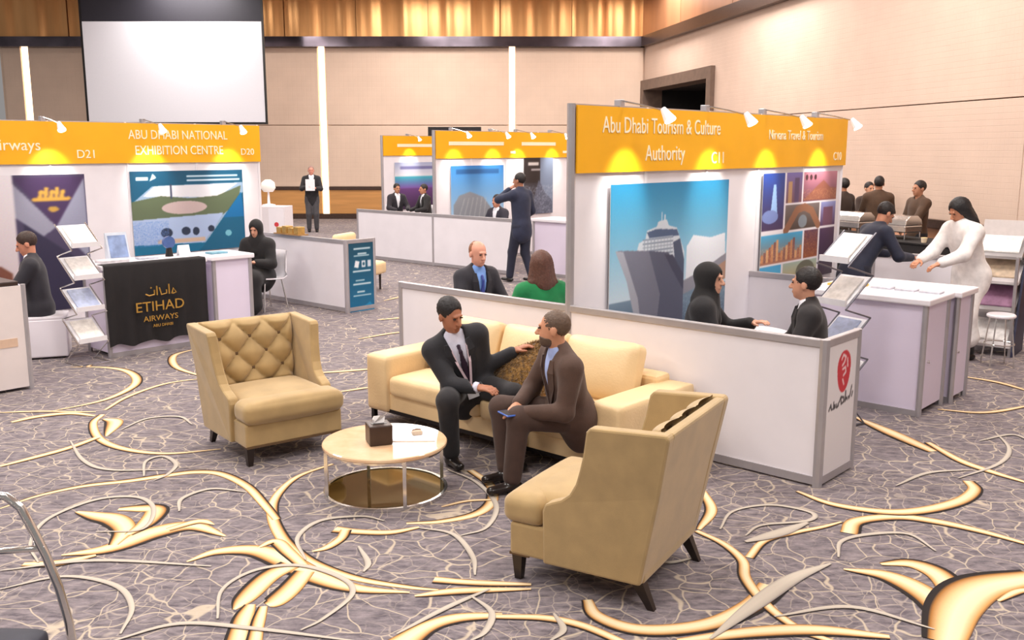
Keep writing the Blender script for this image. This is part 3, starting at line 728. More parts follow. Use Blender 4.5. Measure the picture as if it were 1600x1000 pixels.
# zig-zag literature racks
def zig_rack(name, label, loc, rz, trays, h0, dh, frame, depth=.24, w=.26):
    t = thing(name, label, 'brochure rack', loc, rz)
    for k in range(trays):
        z = h0 + k * dh
        m = MB(); s = 1 if k % 2 == 0 else -1
        a = RAD(38)
        y0, z0 = -depth * .5 * math.cos(a), z - depth * .5 * math.sin(a); y1, z1 = depth * .5 * math.cos(a), z + depth * .5 * math.sin(a)
        ny, nz = -math.sin(a) * .006, math.cos(a) * .006
        m.hexa([(-w / 2, y0, z0), (w / 2, y0, z0), (w / 2, y1, z1), (-w / 2, y1, z1), (-w / 2, y0 + ny, z0 + nz), (w / 2, y0 + ny, z0 + nz), (w / 2, y1 + ny, z1 + nz), (-w / 2, y1 + ny, z1 + nz)])
        m.box(-w / 2, w / 2, y0 - .012, y0 + .004, z0, z0 + .05)
        tr = m.build('tray', mat('white_acrylic', (228, 226, 230), .25, var=.03), t)
        b = MB(); q = .012
        b.hexa([(-w * .4, y0 + ny * 2 + .01, z0 + nz * 2 + .01), (w * .4, y0 + ny * 2 + .01, z0 + nz * 2 + .01), (w * .4, y1 * .8 + ny * 2, z0 + (z1 - z0) * .9 + nz * 2), (-w * .4, y1 * .8 + ny * 2, z0 + (z1 - z0) * .9 + nz * 2)] +
               [(-w * .4, y0 + ny * 4 + .01, z0 + nz * 4 + .01), (w * .4, y0 + ny * 4 + .01, z0 + nz * 4 + .01), (w * .4, y1 * .8 + ny * 4, z0 + (z1 - z0) * .9 + nz * 4), (-w * .4, y1 * .8 + ny * 4, z0 + (z1 - z0) * .9 + nz * 4)])
        b.build('leaflets', mat(['leaflet_cream', 'leaflet_blue', 'leaflet_grey'][k % 3], [(240, 236, 228), (168, 178, 206), (210, 204, 200)][k % 3], .4, var=.15, scale=25), tr)
        for sx in (-1, 1):
            x = sx * (w / 2 + .012)
            MB().tube([(x, y0 - .02, z0 - .02), (x, y1 + .02, z1 + .02)], .007, 6).build('strut', frame, t)
            if k < trays - 1: MB().tube([(x, y1 + .02, z1 + .02), (x, y0 - .02, z0 - .02 + dh)], .007, 6).build('strut', frame, t)
    for sx in (-1, 1):
        x = sx * (w / 2 + .012)
        zb = h0 - depth * .5 * math.sin(RAD(38)) - .02
        MB().tube([(x, -.13, zb), (x, .16, .012)], .007, 6).build('strut', frame, t)
        MB().tube([(x, .16, .012), (x, -.2, .012)], .009, 6).build('foot', frame, t)
    MB().box(-w / 2 - .02, w / 2 + .02, -.22, -.18, 0, .02).build('base_bar', frame, t)
    return t
zig_rack('zigzag_brochure_rack', 'folding zigzag brochure rack with white trays beside the black drape', fl(138, 566), RAD(52), 4, .34, .33, CHROME, .34, .3)
zig_rack('zigzag_brochure_rack', 'folding zigzag brochure rack with dark struts by the right counter', (2.66, 7.62, 0), RAD(-58), 4, .42, .34, mat('grey_metal', (120, 120, 130), .35, .7, var=.05), .34, .28)
# floor-standing brochure stand at the right
bs = thing('brochure_stand', 'silver stepped brochure stand with dark side panel at right edge', 'brochure rack', (5.36, 10.5, 0), RAD(-38))
bs.scale = (.8, .9, .96)
SILV = mat('silver_sheet', (176, 174, 176), .35, .6, var=.05)
MB().prism([(-.32, 0), (-.32, .06), (.02, 1.1), (.26, 1.1), (.26, 0)], .3, .33, 'x').build('side_panel', mat('dark_blue_panel', (48, 50, 76), .5, var=.1), bs)
MB().box(.26, .3, -.3, -.26, 0, 1.12).build('front_post', SILV, bs)
MB().prism([(.2, 0), (.2, 1.2), (.26, 1.2), (.26, 0)], -.3, .3, 'x').build('back_panel', SILV, bs)
for k, (z, y) in enumerate(((.1, -.28), (.48, -.2), (.8, -.12), (1.08, -.05))):
    p = MB(); p.hexa([(-.28, y - .05, z), (.29, y - .05, z), (.29, y + .28, z + .05), (-.28, y + .28, z + .05), (-.28, y - .05, z + .03), (.29, y - .05, z + .03), (.29, y + .28, z + .26), (-.28, y + .28, z + .26)])
    pk = p.build('pocket', SILV if k % 2 else mat('pale_pocket', (214, 210, 212), .4, var=.03), bs)
    MB().hexa([(-.24, y + .0, z + .07), (.24, y + .0, z + .07), (.24, y + .25, z + .27), (-.24, y + .25, z + .27), (-.24, y - .0, z + .085), (.24, y - .0, z + .085), (.24, y + .25, z + .285), (-.24, y + .25, z + .285)]).build('brochures', mat(['brochure_white', 'brochure_red', 'brochure_tan', 'brochure_pale'][k], [(236, 232, 230), (150, 110, 140), (210, 190, 166), (240, 236, 234)][k], .4, var=.2, scale=14), pk)
MB().hexa([(-.28, .12, 1.2), (.28, .12, 1.2), (.28, .2, 1.2), (-.28, .2, 1.2), (-.28, .2, 1.5), (.28, .2, 1.5), (.28, .23, 1.5), (-.28, .23, 1.5)]).build('header_frame', mat('pale_acrylic', (206, 198, 196), .3, var=.04), bs)
# bar stool beside it
st = thing('bar_stool', 'thin-legged white stool between the counter and brochure stand', 'stool', (5.03, 9.72, 0), .3)
st.scale = (.85, .85, .85)
MB().lathe([(0, .60), (.15, .60), (.165, .615), (.165, .63), (.15, .645), (0, .65)], 20).build('seat', GLOSSW, st, smooth=False)
for k in range(4):
    q = k * math.pi / 2 + .4
    MB().cyl((math.cos(q) * .2, math.sin(q) * .2, 0), (math.cos(q) * .13, math.sin(q) * .13, .6), .009, n=6).build('leg', CHROME, st)
MB().tube([(math.cos(k * math.pi / 6) * .175, math.sin(k * math.pi / 6) * .175, .28) for k in range(13)], .007, 6).build('foot_ring', CHROME, st)
# small partitions in the right stand
half_wall('half_height_partition', 'white half-height partition between hijab woman and the dark-suited man, behind them', gp((2.34, 9.75), 0, 0), GA, [.95])
half_wall('half_height_partition', 'white half-height partition beyond the counter in front of the buffet', (4.35, 11.5, 0), RAD(-32), [1.15])

# ---------------- far stands
FJ = (-1.5, 18.34)
hf, _ = half_wall('half_height_partition', 'white half-height partition in the far middle, behind the blue-tie man', gp(FJ, -2.25, 0), GA, [2.25, 2.05])
twf, faf = tall_wall('stand_wall', 'far white stand wall with yellow fascia behind the walking man', gp(FJ, 0, .04), RB, 4)
for a, b, z, hh in ((.35, 1.9, 2.28, .07), (2.45, 3.55, 2.28, .07), (2.1, 2.25, 2.12, .05), (3.8, 3.93, 2.12, .05)):
    MB().box(a, b, -.05, -.045, z, z + hh).build('lettering_line', LETTER, faf)
for i, x in enumerate((.45, 1.55, 2.3, 3.4)):
    arm_lamp('small spotlight on the far yellow fascia, number %s from its left end' % ['one', 'two', 'three', 'four'][i], gp(FJ, 0, .04), RB, x, 'spotlights on the far stand wall')
cv = Canvas(100, 90, (90, 160, 220)); cv.vgrad(.0, 1, (190, 214, 236), (50, 130, 206)).poly([(.05, 0), (.05, .35), (.15, .5), (.35, .56), (.6, .46), (.8, .2), (.85, 0)], (140, 146, 156)).rect(.1, .9, .86, .94, (40, 96, 156)).rect(0, 1, 0, .04, (70, 90, 110))
for k in range(6): cv.stroke([(.1 + k * .1, 0), (.25 + k * .08, .45)], .006, (176, 180, 188))
poster('dome_poster', 'blue poster with grey domed building on far stand wall', cv, 1.5, 1.15, on_wall(gp(FJ, 0, .04), RB, 1.15, -.035, .74), RB)
cv = Canvas(60, 90, (60, 58, 66)); cv.rect(0, .55, .55, 1, (44, 38, 40)).rect(.15, .5, .85, .9, (220, 216, 214)).rect(.25, .6, .76, .79, (180, 176, 180)).rect(.55, 1, .0, 1, (120, 134, 160)).poly([(.2, 0), (.5, .6), (.7, .4), (1, .2), (1, 0)], (90, 96, 116)).speckle(cv.Y < .5, (170, 180, 200), .25)
poster('tower_poster', 'dark tower poster right of the dome poster, behind walking man', cv, .95, 1.2, on_wall(gp(FJ, 0, .04), RB, 3.0, -.035, .85), RB)
counter('stand_counter', 'white far counter right of the walking man in navy', gp(FJ, 2.2, .35), GA, .9, .6)
F2 = (-3.42, 25.6)
tw2, fa2 = tall_wall('stand_wall', 'farthest small white stand wall with yellow fascia and purple poster', (F2[0], F2[1], 0), RB, 3)
MB().box(.5, 2.2, -.05, -.045, 2.26, 2.34).build('lettering_line', LETTER, fa2)
arm_lamp('single small spotlight on the farthest yellow fascia', (F2[0], F2[1], 0), RB, .9, 'spotlights on the far stand wall')
cv = Canvas(80, 80, (150, 120, 170)); cv.vgrad(.7, 1, (230, 230, 240), (170, 180, 214)).vgrad(.45, .7, (130, 90, 170), (70, 180, 200)).vgrad(0, .45, (60, 40, 70), (110, 70, 130)).rect(.1, .9, .85, .92, (120, 120, 170))
poster('purple_poster', 'purple and turquoise poster on farthest stand wall', cv, 2.0, 1.25, on_wall((F2[0], F2[1], 0), RB, 1.4, -.035, .6), RB)
# monitor frame standing behind the far stand
mn = thing('display_screen', 'dark framed display standing behind the far yellow fascia', 'screen', (-1.62, 27.6, 0), 0)
MB().box(-.75, .75, 0, .08, 1.75, 2.82).build('frame', BLACK, mn); MB().box(-.68, .68, -.006, 0, 1.82, 2.74).build('screen', mat('screen_off', (60, 54, 58), .2, var=.05), mn)
MB().cyl((0, .04, 0), (0, .04, 1.8), .04).build('pole', BLACK, mn); MB().cyl((0, .04, 0), (0, .04, .03), .4, n=20).build('base', BLACK, mn)
# far left cabinet with gold items, and round lamp
cb = thing('display_cabinet', 'far white display cabinet with small red mark, below the round lamp', 'cabinet', (-5.2, 20.6, 0), RAD(-8))
MB().box(-.35, .35, 0, .5, .04, 1.0).build('body', mat('pale_cabinet', (226, 220, 224), .5, var=.03), cb, bevel=.01)
MB().box(-.33, .33, .02, .48, 0, .04).build('plinth', ALU, cb)
MB().box(.0, .33, -.012, 0, .1, .95).build('door', WHITE, cb); MB().cyl((.17, -.016, .62), (.17, -.012, .62), .05, n=14).build('red_mark', mat('red_mark', (206, 60, 66), .5, var=.05), cb)
gx = thing('gift_tray', 'gold coloured gift boxes on a tray atop the half-height partition', 'tray', on_wall(bpos(WL, 0, 0), GA, .72, .02, 1.0), GA)
MB().box(-.3, .3, -.09, .09, 0, .015).build('tray', mat('tray_wood', (170, 130, 80), .5, var=.1), gx)
for k in range(4): MB().box(-.27 + k * .14, -.16 + k * .14, -.06, .06, .015, .1 + .02 * (k % 2)).build('gift_box', mat('gold_box', (200, 160, 90), .4, .3, var=.2, scale=15), gx, bevel=.005)
lp = thing('table_lamp', 'white two-tier lamp standing on far white cabinet', 'lamp', (-5.25, 20.85, 1.0), 0)
MB().lathe([(0, 0), (.14, 0), (.14, .03), (.03, .05), (.02, .3), (0, .3)], 16).build('base', GLOSSW, lp, smooth=True)
MB().lathe([(0, .3), (.1, .3), (.16, .38), (.14, .5), (.06, .56), (0, .56)], 16).build('shade', mat('lamp_white', (250, 244, 236), .5, emit=.1, var=.01), lp, smooth=True)

# ================================================================== LOUNGE FURNITURE
def armchair(label, loc, rz):
    t = thing('tufted_armchair', label, 'armchair', loc, rz, 'khaki tufted armchairs')
    wd = .405
    prof = [(-.20, .14), (-.205, .42), (-.19, .46), (-.15, .48), (-.10, .50), (-.05, .54), (-.015, .60), (.01, .68), (.03, .76), (.05, .88), (.07, .905), (.46, .925), (.475, .905), (.42, .6), (.33, .14)]
    for s in (-1, 1):
        a, b = (wd - .075, wd) if s > 0 else (-wd, -wd + .075)
        m = MB(); n = len(prof)
        # wings flare a little towards the top
        vs = []
        for x in (a, b):
            for y, z in prof: vs.append((x + s * .045 * max(0, (z - .45) / .5), y, z))
        fs = [(i, (i + 1) % n, n + (i + 1) % n, n + i) for i in range(n)] + [tuple(range(n - 1, -1, -1)), tuple(range(n, 2 * n))]
        m.add(vs, fs).build('side_wing', VELVET, t, bevel=.018)
    # back slab
    def by(z): return .33 + (z - .14) / .78 * .145
    MB().hexa([(-wd + .05, by(.14) - .06, .14), (wd - .05, by(.14) - .06, .14), (wd - .05, by(.14), .14), (-wd + .05, by(.14), .14),
               (-wd + .02, by(.92) - .06, .92), (wd - .02, by(.92) - .06, .92), (wd - .02, by(.92), .92), (-wd + .02, by(.92), .92)]).build('back_panel', VELVET, t, bevel=.015)
    # tufted pad
    nx, nz = 60, 56; hw_ = wd - .07; z0, z1 = .42, .93; vs = []; fs = []
    pa, pb = .24, .24
    for j in range(nz + 1):
        for i in range(nx + 1):
            x = -hw_ + 2 * hw_ * i / nx; z = z0 + (z1 - z0) * j / nz
            x *= 1 + .12 * max(0, (z - .45) / .5)
            s_, q_ = x / pa + (z - .55) / pb, x / pa - (z - .55) / pb
            h = abs(math.sin(math.pi * s_) * math.sin(math.pi * q_)) ** .4
            edge = min(1, min(i, nx - i) / 5, min(j, nz - j) / 5) ** .5
            vs.append((x, by(z) - .05 - (.045 + .06 * h) * (.35 + .65 * edge), z))
    for j in range(nz):
        for i in range(nx): a = j * (nx + 1) + i; fs.append((a, a + 1, a + nx + 2, a + nx + 1))
    pad = MB().add(vs, fs).build('tufted_back', VELVET, t, smooth=True)
    for a in range(-6, 7):
        for b in range(-6, 7):
            x = (a + b) * pa / 2; z = .55 + (a - b) * pb / 2
            if abs(x) < hw_ - .03 and z0 + .08 < z < z1 - .04:
                MB().soft((x, by(z) - .1, z), (.03, .02, .03), .01, n=4).build('button', mat('velvet_button', (96, 72, 46), .7, var=.1), pad, smooth=True)
    MB().box(-wd + .03, wd - .03, -.41, .34, .14, .315).build('seat_base', VELVET, t, bevel=.015)
    MB().box(-wd + .035, wd - .035, -.414, -.3, .135, .15).build('base_piping', mat('velvet_button', (120, 92, 60)), t)
    MB().soft((0, -.10, .385), (2 * wd - .155, .70, .16), .06, .03, 14)\
        .soft((0, -.335, .385), (2 * wd - .03, .25, .155), .06, .02, 14).build('seat_cushion', VELVET, t, smooth=True)
    for s in (-1, 1):
        MB().hexa([(s * .34 - .018, -.388, 0), (s * .34 + .018, -.388, 0), (s * .34 + .018, -.352, 0), (s * .34 - .018, -.352, 0), (s * .34 - .03, -.40, .15), (s * .34 + .03, -.40, .15), (s * .34 + .03, -.34, .15), (s * .34 - .03, -.34, .15)]).build('leg', WOODLEG, t)
        x = s * .33
        MB().hexa([(x - .016, .35, 0), (x + .016, .35, 0), (x + .016, .385, 0), (x - .016, .385, 0), (x - .028, .25, .15), (x + .028, .25, .15), (x + .028, .32, .15), (x - .028, .32, .15)]).build('leg', WOODLEG, t)
    return t
armchair('khaki tufted armchair facing the camera, left of round table', (-1.82, 7.03, 0), RAD(38))
armchair('khaki tufted armchair seen from behind, right of round table', (.53, 4.84, 0), RAD(-120))

# sofa: local x along the half wall, local -y towards the lounge
so = thing('leather_sofa', 'cream leather three-seat sofa against the white half-height partition', 'sofa', W(.64, .05), GA)
SL, SD = 2.56, .92
for x0 in (0, SL - .26):
    MB().soft((x0 + .13, -SD / 2, .335), (.26, SD, .47), .03, .0, 10).build('armrest', LEATHER, so, smooth=True)
MB().box(.25, SL - .25, -SD + .03, -.05, .12, .26).build('seat_base', LEATHER, so, bevel=.015)
MB().box(.2, SL - .2, -.2, -.01, .12, .62).build('backrest', LEATHER, so, bevel=.03)
for k in range(2):
    a = .27 + k * 1.01; MB().soft((a + .505, -.55, .335), (1.0, .76, .17), .05, .02, 14).build('seat_cushion', LEATHER, so, smooth=True)
for k in range(3):
    MB().soft((.63 + k * .66, -.30, .62), (.64, .46, .2), .06, .05, 14, rot=rotm('Z', (k - 1) * 2) @ rotm('X', 72), pinch=.25).build('back_cushion', LEATHER, so, smooth=True)
IRON = mat('dark_iron', (34, 28, 28), .4, .5, var=.1)
for x in (.04, SL - .04):
    MB().box(x - .018, x + .018, -SD + .03, -SD + .066, 0, .13).build('leg', IRON, so); MB().box(x - .018, x + .018, -.1, -.064, 0, .13).build('leg', IRON, so)
MB().box(.02, SL - .02, -SD + .03, -SD + .06, .1, .13).build('front_rail', IRON, so)
FUR = mat('brown_fur', (158, 114, 44), .9, var=.5, scale=38, bump=1., bscale=90, sheen=.5, col2=(78, 52, 18))
def fur_pillow(label, loc, s, rot):
    t = thing('fur_cushion', label, 'cushion', loc, 0, 'brown fur cushions on the sofa')
    m = MB(); m.soft((0, 0, 0), (s, s, .15), .05, .06, 22, rot=rot, pinch=.5)
    rng = random.Random(5)
    m.v = [(x + rng.uniform(-.006, .006), y + rng.uniform(-.006, .006), z + rng.uniform(-.006, .006)) for x, y, z in m.v]
    o = m.build('cover', FUR, t, smooth=True)
    # tufts of fur
    f = MB(); vs = m.v
    for fc in m.f:
        for _ in range(3):
            q = [rng.random() for _ in fc]; sm = sum(q); p = [sum(vs[i][k] * w_ / sm for i, w_ in zip(fc, q)) for k in range(3)]
            n = Vector(p).normalized() + Vector((rng.uniform(-.8, .8), rng.uniform(-.8, .8), rng.uniform(-.9, .3)))
            e = Vector(p) + n.normalized() * .03; sd = Vector((rng.uniform(-1, 1), rng.uniform(-1, 1), rng.uniform(-1, 1))).normalized() * .004
            f.add([Vector(p) - sd, Vector(p) + sd, e], [(0, 1, 2)])
    tag(f.build('fur', FUR, t), kind='stuff')
    return t
fur_pillow('large brown fur cushion between the two seated men on the sofa', W(2.12, .70, .55), .46, rotm('Z', -30) @ rotm('X', 62) @ rotm('Z', 25))
fur_pillow('small brown fur cushion behind the black-suited man at left arm of sofa', W(1.06, .42, .52), .36, rotm('Z', -40) @ rotm('X', 60) @ rotm('Z', 20))

# round coffee table
ct = thing('coffee_table', 'low round coffee table with onyx top and mirrored base', 'table', (-.83, 6.03, 0))
ONYX = mat('onyx_top', (244, 214, 178), .12, var=.12, scale=5, coat=.4, col2=(226, 178, 134))
R_ = .405; TZ = .345
MB().lathe([(0, TZ - .028), (R_ - .006, TZ - .028), (R_, TZ - .02), (R_, TZ - .006), (R_ - .006, TZ), (0, TZ)], 64).build('top', ONYX, ct)
MB().lathe([(R_ - .05, TZ - .045), (R_ - .02, TZ - .045), (R_ - .02, TZ - .028), (R_ - .05, TZ - .028), (R_ - .05, TZ - .045)], 48).build('top_ring', CHROME, ct)
MB().lathe([(R_ - .02, 0.0), (R_ + .0, 0.0), (R_ + .0, .028), (R_ - .02, .028), (R_ - .02, 0.0)], 64).build('base_ring', CHROME, ct)
MB().lathe([(0, .004), (R_ - .021, .004), (R_ - .021, .022), (0, .022)], 48).build('mirror_base', mat('bronze_mirror', (128, 106, 46), .06, .92, var=.03, scale=2), ct)
for k in range(4):
    q = RAD(-65 + 90 * k); x, y = math.cos(q) * (R_ - .012), math.sin(q) * (R_ - .012)
    MB().box(x - .011, x + .011, y - .011, y + .011, .02, TZ - .028).build('leg', CHROME, ct)
tbx = thing('tissue_box', 'dark brown leather tissue box on the round table', 'tissue box', (-.86, 5.98, TZ), RAD(20))
LB = mat('dark_brown_leather', (58, 40, 32), .4, var=.15, scale=12)
MB().box(-.075, .075, -.075, .075, 0, .13).build('box', LB, tbx, bevel=.008)
MB().box(-.05, .05, -.02, .02, .13, .1315).build('slot', BLACK, tbx)
tm = MB(); tm.add([(-.035, 0, .13), (.035, 0, .13), (.045, .015, .17), (.01, -.012, .185), (-.03, .01, .178), (-.045, -.01, .165), (0, .012, .13)], [(0, 1, 2, 3), (0, 3, 4, 5), (1, 6, 2), (6, 0, 5, 4), (6, 4, 3, 2)])
tm.build('tissue', mat('tissue_paper', (246, 244, 244), .8, var=.02), tbx)
tag(MB().add([(-.15, -.11, 0), (.13, -.13, 0), (.15, .1, 0), (-.13, .12, 0), (-.15, -.11, .004), (.13, -.13, .004), (.15, .1, .004), (-.13, .12, .004)], [(0, 3, 2, 1), (4, 5, 6, 7), (0, 1, 5, 4), (1, 2, 6, 5), (2, 3, 7, 6), (3, 0, 4, 7)]).build('paper_sheet', mat('paper', (244, 244, 248), .6, var=.02), loc=(-.64, 6.12, TZ + .001), rz=.1), 'white paper sheet lying on the round table', 'paper')
cp = thing('card_holder', 'small crumpled beige wrapper lying on the white paper', 'wrapper', (-.63, 6.14, TZ + .005), .4)
MB().soft((0, 0, .014), (.07, .04, .028), .01, .004, 6).build('wrapper', mat('wrapper_beige', (206, 184, 160), .5, var=.15), cp, smooth=True)
MB().tube([(-.03, .01, .03), (.0, .012, .036), (.03, .005, .031)], .005, 6).build('fold', mat('wrapper_brown', (150, 110, 90), .5, var=.1), cp)

# chair backs and white chairs
def white_chair(label, loc, rz, group='white shell chairs in the stands'):
    t = thing('shell_chair', label, 'chair', loc, rz, group)
    # seat shell curves up into the backrest; faces local -y
    pr = [(-.22, .43), (-.2, .445), (-.05, .435), (.12, .43), (.19, .46), (.22, .55), (.24, .7), (.255, .82)]
    vs = []; fs = []; nx = 8
    for o in (0, .018):
        for k, (y, z) in enumerate(pr):
            w_ = .22 if k < 5 else .22 - .012 * (k - 4)
            for i in range(nx + 1):
                x = -w_ + 2 * w_ * i / nx; c = (x / w_) ** 2
                vs.append((x, y - (.05 * c if k > 4 else 0) + (o if k > 4 else 0), z + (.03 * c if k <= 4 else 0) - (o if k <= 4 else 0)))
    n1 = len(pr) * (nx + 1)
    for k in range(len(pr) - 1):
        for i in range(nx):
            a = k * (nx + 1) + i; fs.append((a, a + 1, a + nx + 2, a + nx + 1)); fs.append((n1 + a + 1, n1 + a, n1 + a + nx + 1, n1 + a + nx + 2))
    for k in range(len(pr) - 1):
        for i in (0, nx):
            a = k * (nx + 1) + i; fs.append((a, a + nx + 1, n1 + a + nx + 1, n1 + a))
    for i in range(nx):
        for k in (0, len(pr) - 1):
            a = k * (nx + 1) + i; fs.append((a, a + 1, n1 + a + 1, n1 + a))
    MB().add(vs, fs).build('shell', GLOSSW, t, smooth=True)
    for sx in (-1, 1):
        for sy in (-1, 1): MB().cyl((sx * .2, sy * .2, 0), (sx * .15, sy * .14, .425), .01, n=8).build('leg', CHROME, t)
    return t
# far armchair behind the teal banner
fc = thing('upholstered_chair', 'beige upholstered chair seen from the side behind the teal banner', 'chair', (-2.42, 15.1, 0), RAD(70))
MB().soft((0, -.05, .36), (.58, .6, .2), .05, .02, 8).build('seat', LEATHER, fc, smooth=True); MB().soft((0, .25, .62), (.58, .14, .56), .05, 0, 8).build('backrest', LEATHER, fc, smooth=True)
for sx in (-1, 1):
    for sy in (-1, 1): MB().cyl((sx * .24, sy * .24, 0), (sx * .24, sy * .24, .28), .015, .022, 8).build('leg', WOODLEG, fc)
# chrome chair at the lower left corner, close to the camera
cc = thing('chrome_armchair', 'chrome tube framed chair with dark seat at lower left corner', 'chair', (-1.95, 2.95, 0), 0)
for y in (.25, -.25):
    MB().tube([(-.3, y, 1.0), (.1, y, 1.03), (.18, y, 1.02), (.225, y, .98), (.26, y, .9), (.30, y, .8), (.335, y, .68), (.36, y, .55), (.38, y, .3), (.39, y, 0)], .016, 10).build('front_frame', CHROME, cc, smooth=True)
    MB().tube([(-.3, y, 1.0), (-.33, y, .5), (-.36, y, 0)], .016, 10).build('rear_frame', CHROME, cc, smooth=True)
    MB().tube([(-.31, y, .78), (.30, y, .83)], .012, 10).build('arm_bar', CHROME, cc, smooth=True)
MB().tube([(-.3, -.25, 1.0), (-.3, .25, 1.0)], .016, 10).build('top_bar', CHROME, cc, smooth=True)
MB().soft((0, 0, .50), (.62, .46, .1), .04, .02, 10).build('seat', mat('dark_blue_seat', (40, 42, 56), .6, var=.1), cc, smooth=True)
MB().soft((-.3, 0, .78), (.06, .46, .4), .03, .0, 8).build('backrest', mat('blue_back', (70, 92, 130), .4, var=.15), cc, smooth=True)

# items on the left counter
LCO = (DL[0], DL[1], 0)
def oncnt(x, y): return on_wall(LCO, RAD(46), x, y, 1.001)
def leaflet_stack(label, loc, rz, c, w=.21, d=.15, h=.02, group=None):
    t = thing('leaflet_stack', label, 'leaflets', loc, rz, group)
    n = 4
    for k in range(n): MB().box(-w / 2 + .004 * (k % 2), w / 2 + .003 * (k % 3), -d / 2, d / 2 + .004 * (k % 2), h * k / n, h * (k + .92) / n).build('leaflet', mat('leaf_%d_%d_%d' % c, c, .4, var=.2, scale=16), t)
    return t
leaflet_stack('pale leaflet stack at the left end of the draped counter', oncnt(.2, .24), RAD(46), (226, 222, 226), .3, .2, .03)
leaflet_stack('grey leaflet stack in the middle of the draped counter', oncnt(.62, .3), RAD(40), (190, 192, 204))
leaflet_stack('teal leaflets lying on the white counter by the black-robed woman', oncnt(1.45, .25), RAD(46), (120, 170, 190))
dc = thing('desk_display', 'small tilted leaflet display on the draped counter before the teal poster', 'display', oncnt(.36, .44), RAD(46))
MB().hexa([(-.12, -.05, 0), (.12, -.05, 0), (.12, .06, 0), (-.12, .06, 0), (-.12, .03, .3), (.12, .03, .3), (.12, .05, .3), (-.12, .05, .3)]).build('easel', mat('clear_acrylic', (206, 214, 226), .2, var=.05), dc); MB().hexa([(-.1, -.05, .03), (.1, -.05, .03), (.1, -.045, .03), (-.1, -.045, .03), (-.1, .02, .27), (.1, .02, .27), (.1, .026, .27), (-.1, .026, .27)]).build('leaflet', mat('leaf_blue', (130, 150, 190), .4, var=.3, scale=10), dc)
bc = thing('desk_clock', 'small dark desk clock with blue face on the draped counter', 'clock', oncnt(.92, .36), RAD(46))
MB().cyl((0, 0, 0), (0, 0, .1), .045, .03).build('stand', BLACK, bc); MB().cyl((0, -.02, .16), (0, .02, .16), .07, n=18).build('face', mat('clock_blue', (70, 96, 150), .3, var=.1), bc)
nb = thing('name_card', 'white folded card on the draped counter beside the clock', 'card', oncnt(1.08, .33), RAD(46))
MB().prism([(-.04, 0), (0, .12), (.04, 0), (.036, 0), (0, .11), (-.036, 0)], -.07, .07, 'x').build('card', mat('paper', (244, 244, 248)), nb)
# papers and magazines on the right counter
RCO = gp(P0, -1.05, 0)
def onr(x, y): return on_wall(RCO, GA, x, y, 1.001)
leaflet_stack('yellow brochure stack on the near white counter', onr(.22, .36), GA, (236, 200, 90), .3, .2, .02)
for k in range(3): leaflet_stack(['pale brochures on near counter, left of three by its far edge', 'pale brochures on near counter, middle of three by its far edge', 'pale brochures on near counter, right of three by its far edge'][k], onr(.52 + .21 * k, .40), GA, (206, 206, 216), .17, .13, .015, 'pale brochures on the near counter')

# buffet at the right
BF = thing('buffet_table', 'black-clothed buffet table in front of the waiters', 'table', (5.55, 14.4, 0), RAD(-62))
MB().box(-1.9, 1.9, -.4, .4, .0, .9).build('table_skirt', mat('black_cloth', (22, 18, 20)), BF, bevel=.02); MB().box(-1.92, 1.92, -.42, .42, .9, .92).build('table_top', mat('black_cloth', (22, 18, 20)), BF)
def on_b(x, y): return on_wall((5.55, 14.4, 0), RAD(-62), x, y, .921)
for k in range(3):
    t = thing('chafing_dish', ['steel chafing dish on the buffet, farthest one', 'steel chafing dish on the buffet, middle one', 'steel chafing dish on the buffet, nearest one'][k], 'chafing dish', on_b(-1.4 + k * .85, 0), RAD(-62), 'chafing dishes on the buffet')
    MB().box(-.26, .26, -.18, .18, .1, .2).build('pan', CHROME, t, bevel=.015)
    MB().prism([(-.18, .2), (-.16, .28), (-.08, .34), (.08, .34), (.16, .28), (.18, .2)], -.26, .26, 'x').build('lid', CHROME, t, bevel=.01)
    for sx in (-1, 1):
        for sy in (-1, 1): MB().cyl((sx * .24, sy * .16, 0), (sx * .24, sy * .16, .1), .01, n=6).build('leg', CHROME, t)
for k in range(4):
    t = thing('tea_light', ['tea light on the buffet, nearest the chafing dishes', 'tea light on the buffet, second from the chafing dishes', 'tea light on the buffet, third from the chafing dishes', 'tea light on the buffet, farthest from the chafing dishes'][k], 'candle', on_b(.95 + k * .2, -.25 + .1 * (k % 2)), 0, 'tea lights on the buffet')
    MB().lathe([(0, 0), (.035, 0), (.045, .07), (.04, .07), (.032, .01), (0, .01)], 12).build('glass_cup', mat('cup_glass', (240, 220, 190), .2, var=.05), t); MB().lathe([(0, .012), (.012, .02), (.008, .045), (0, .06)], 8).build('flame', mat('flame', (255, 210, 120), .5, emit=8, var=.01), t)

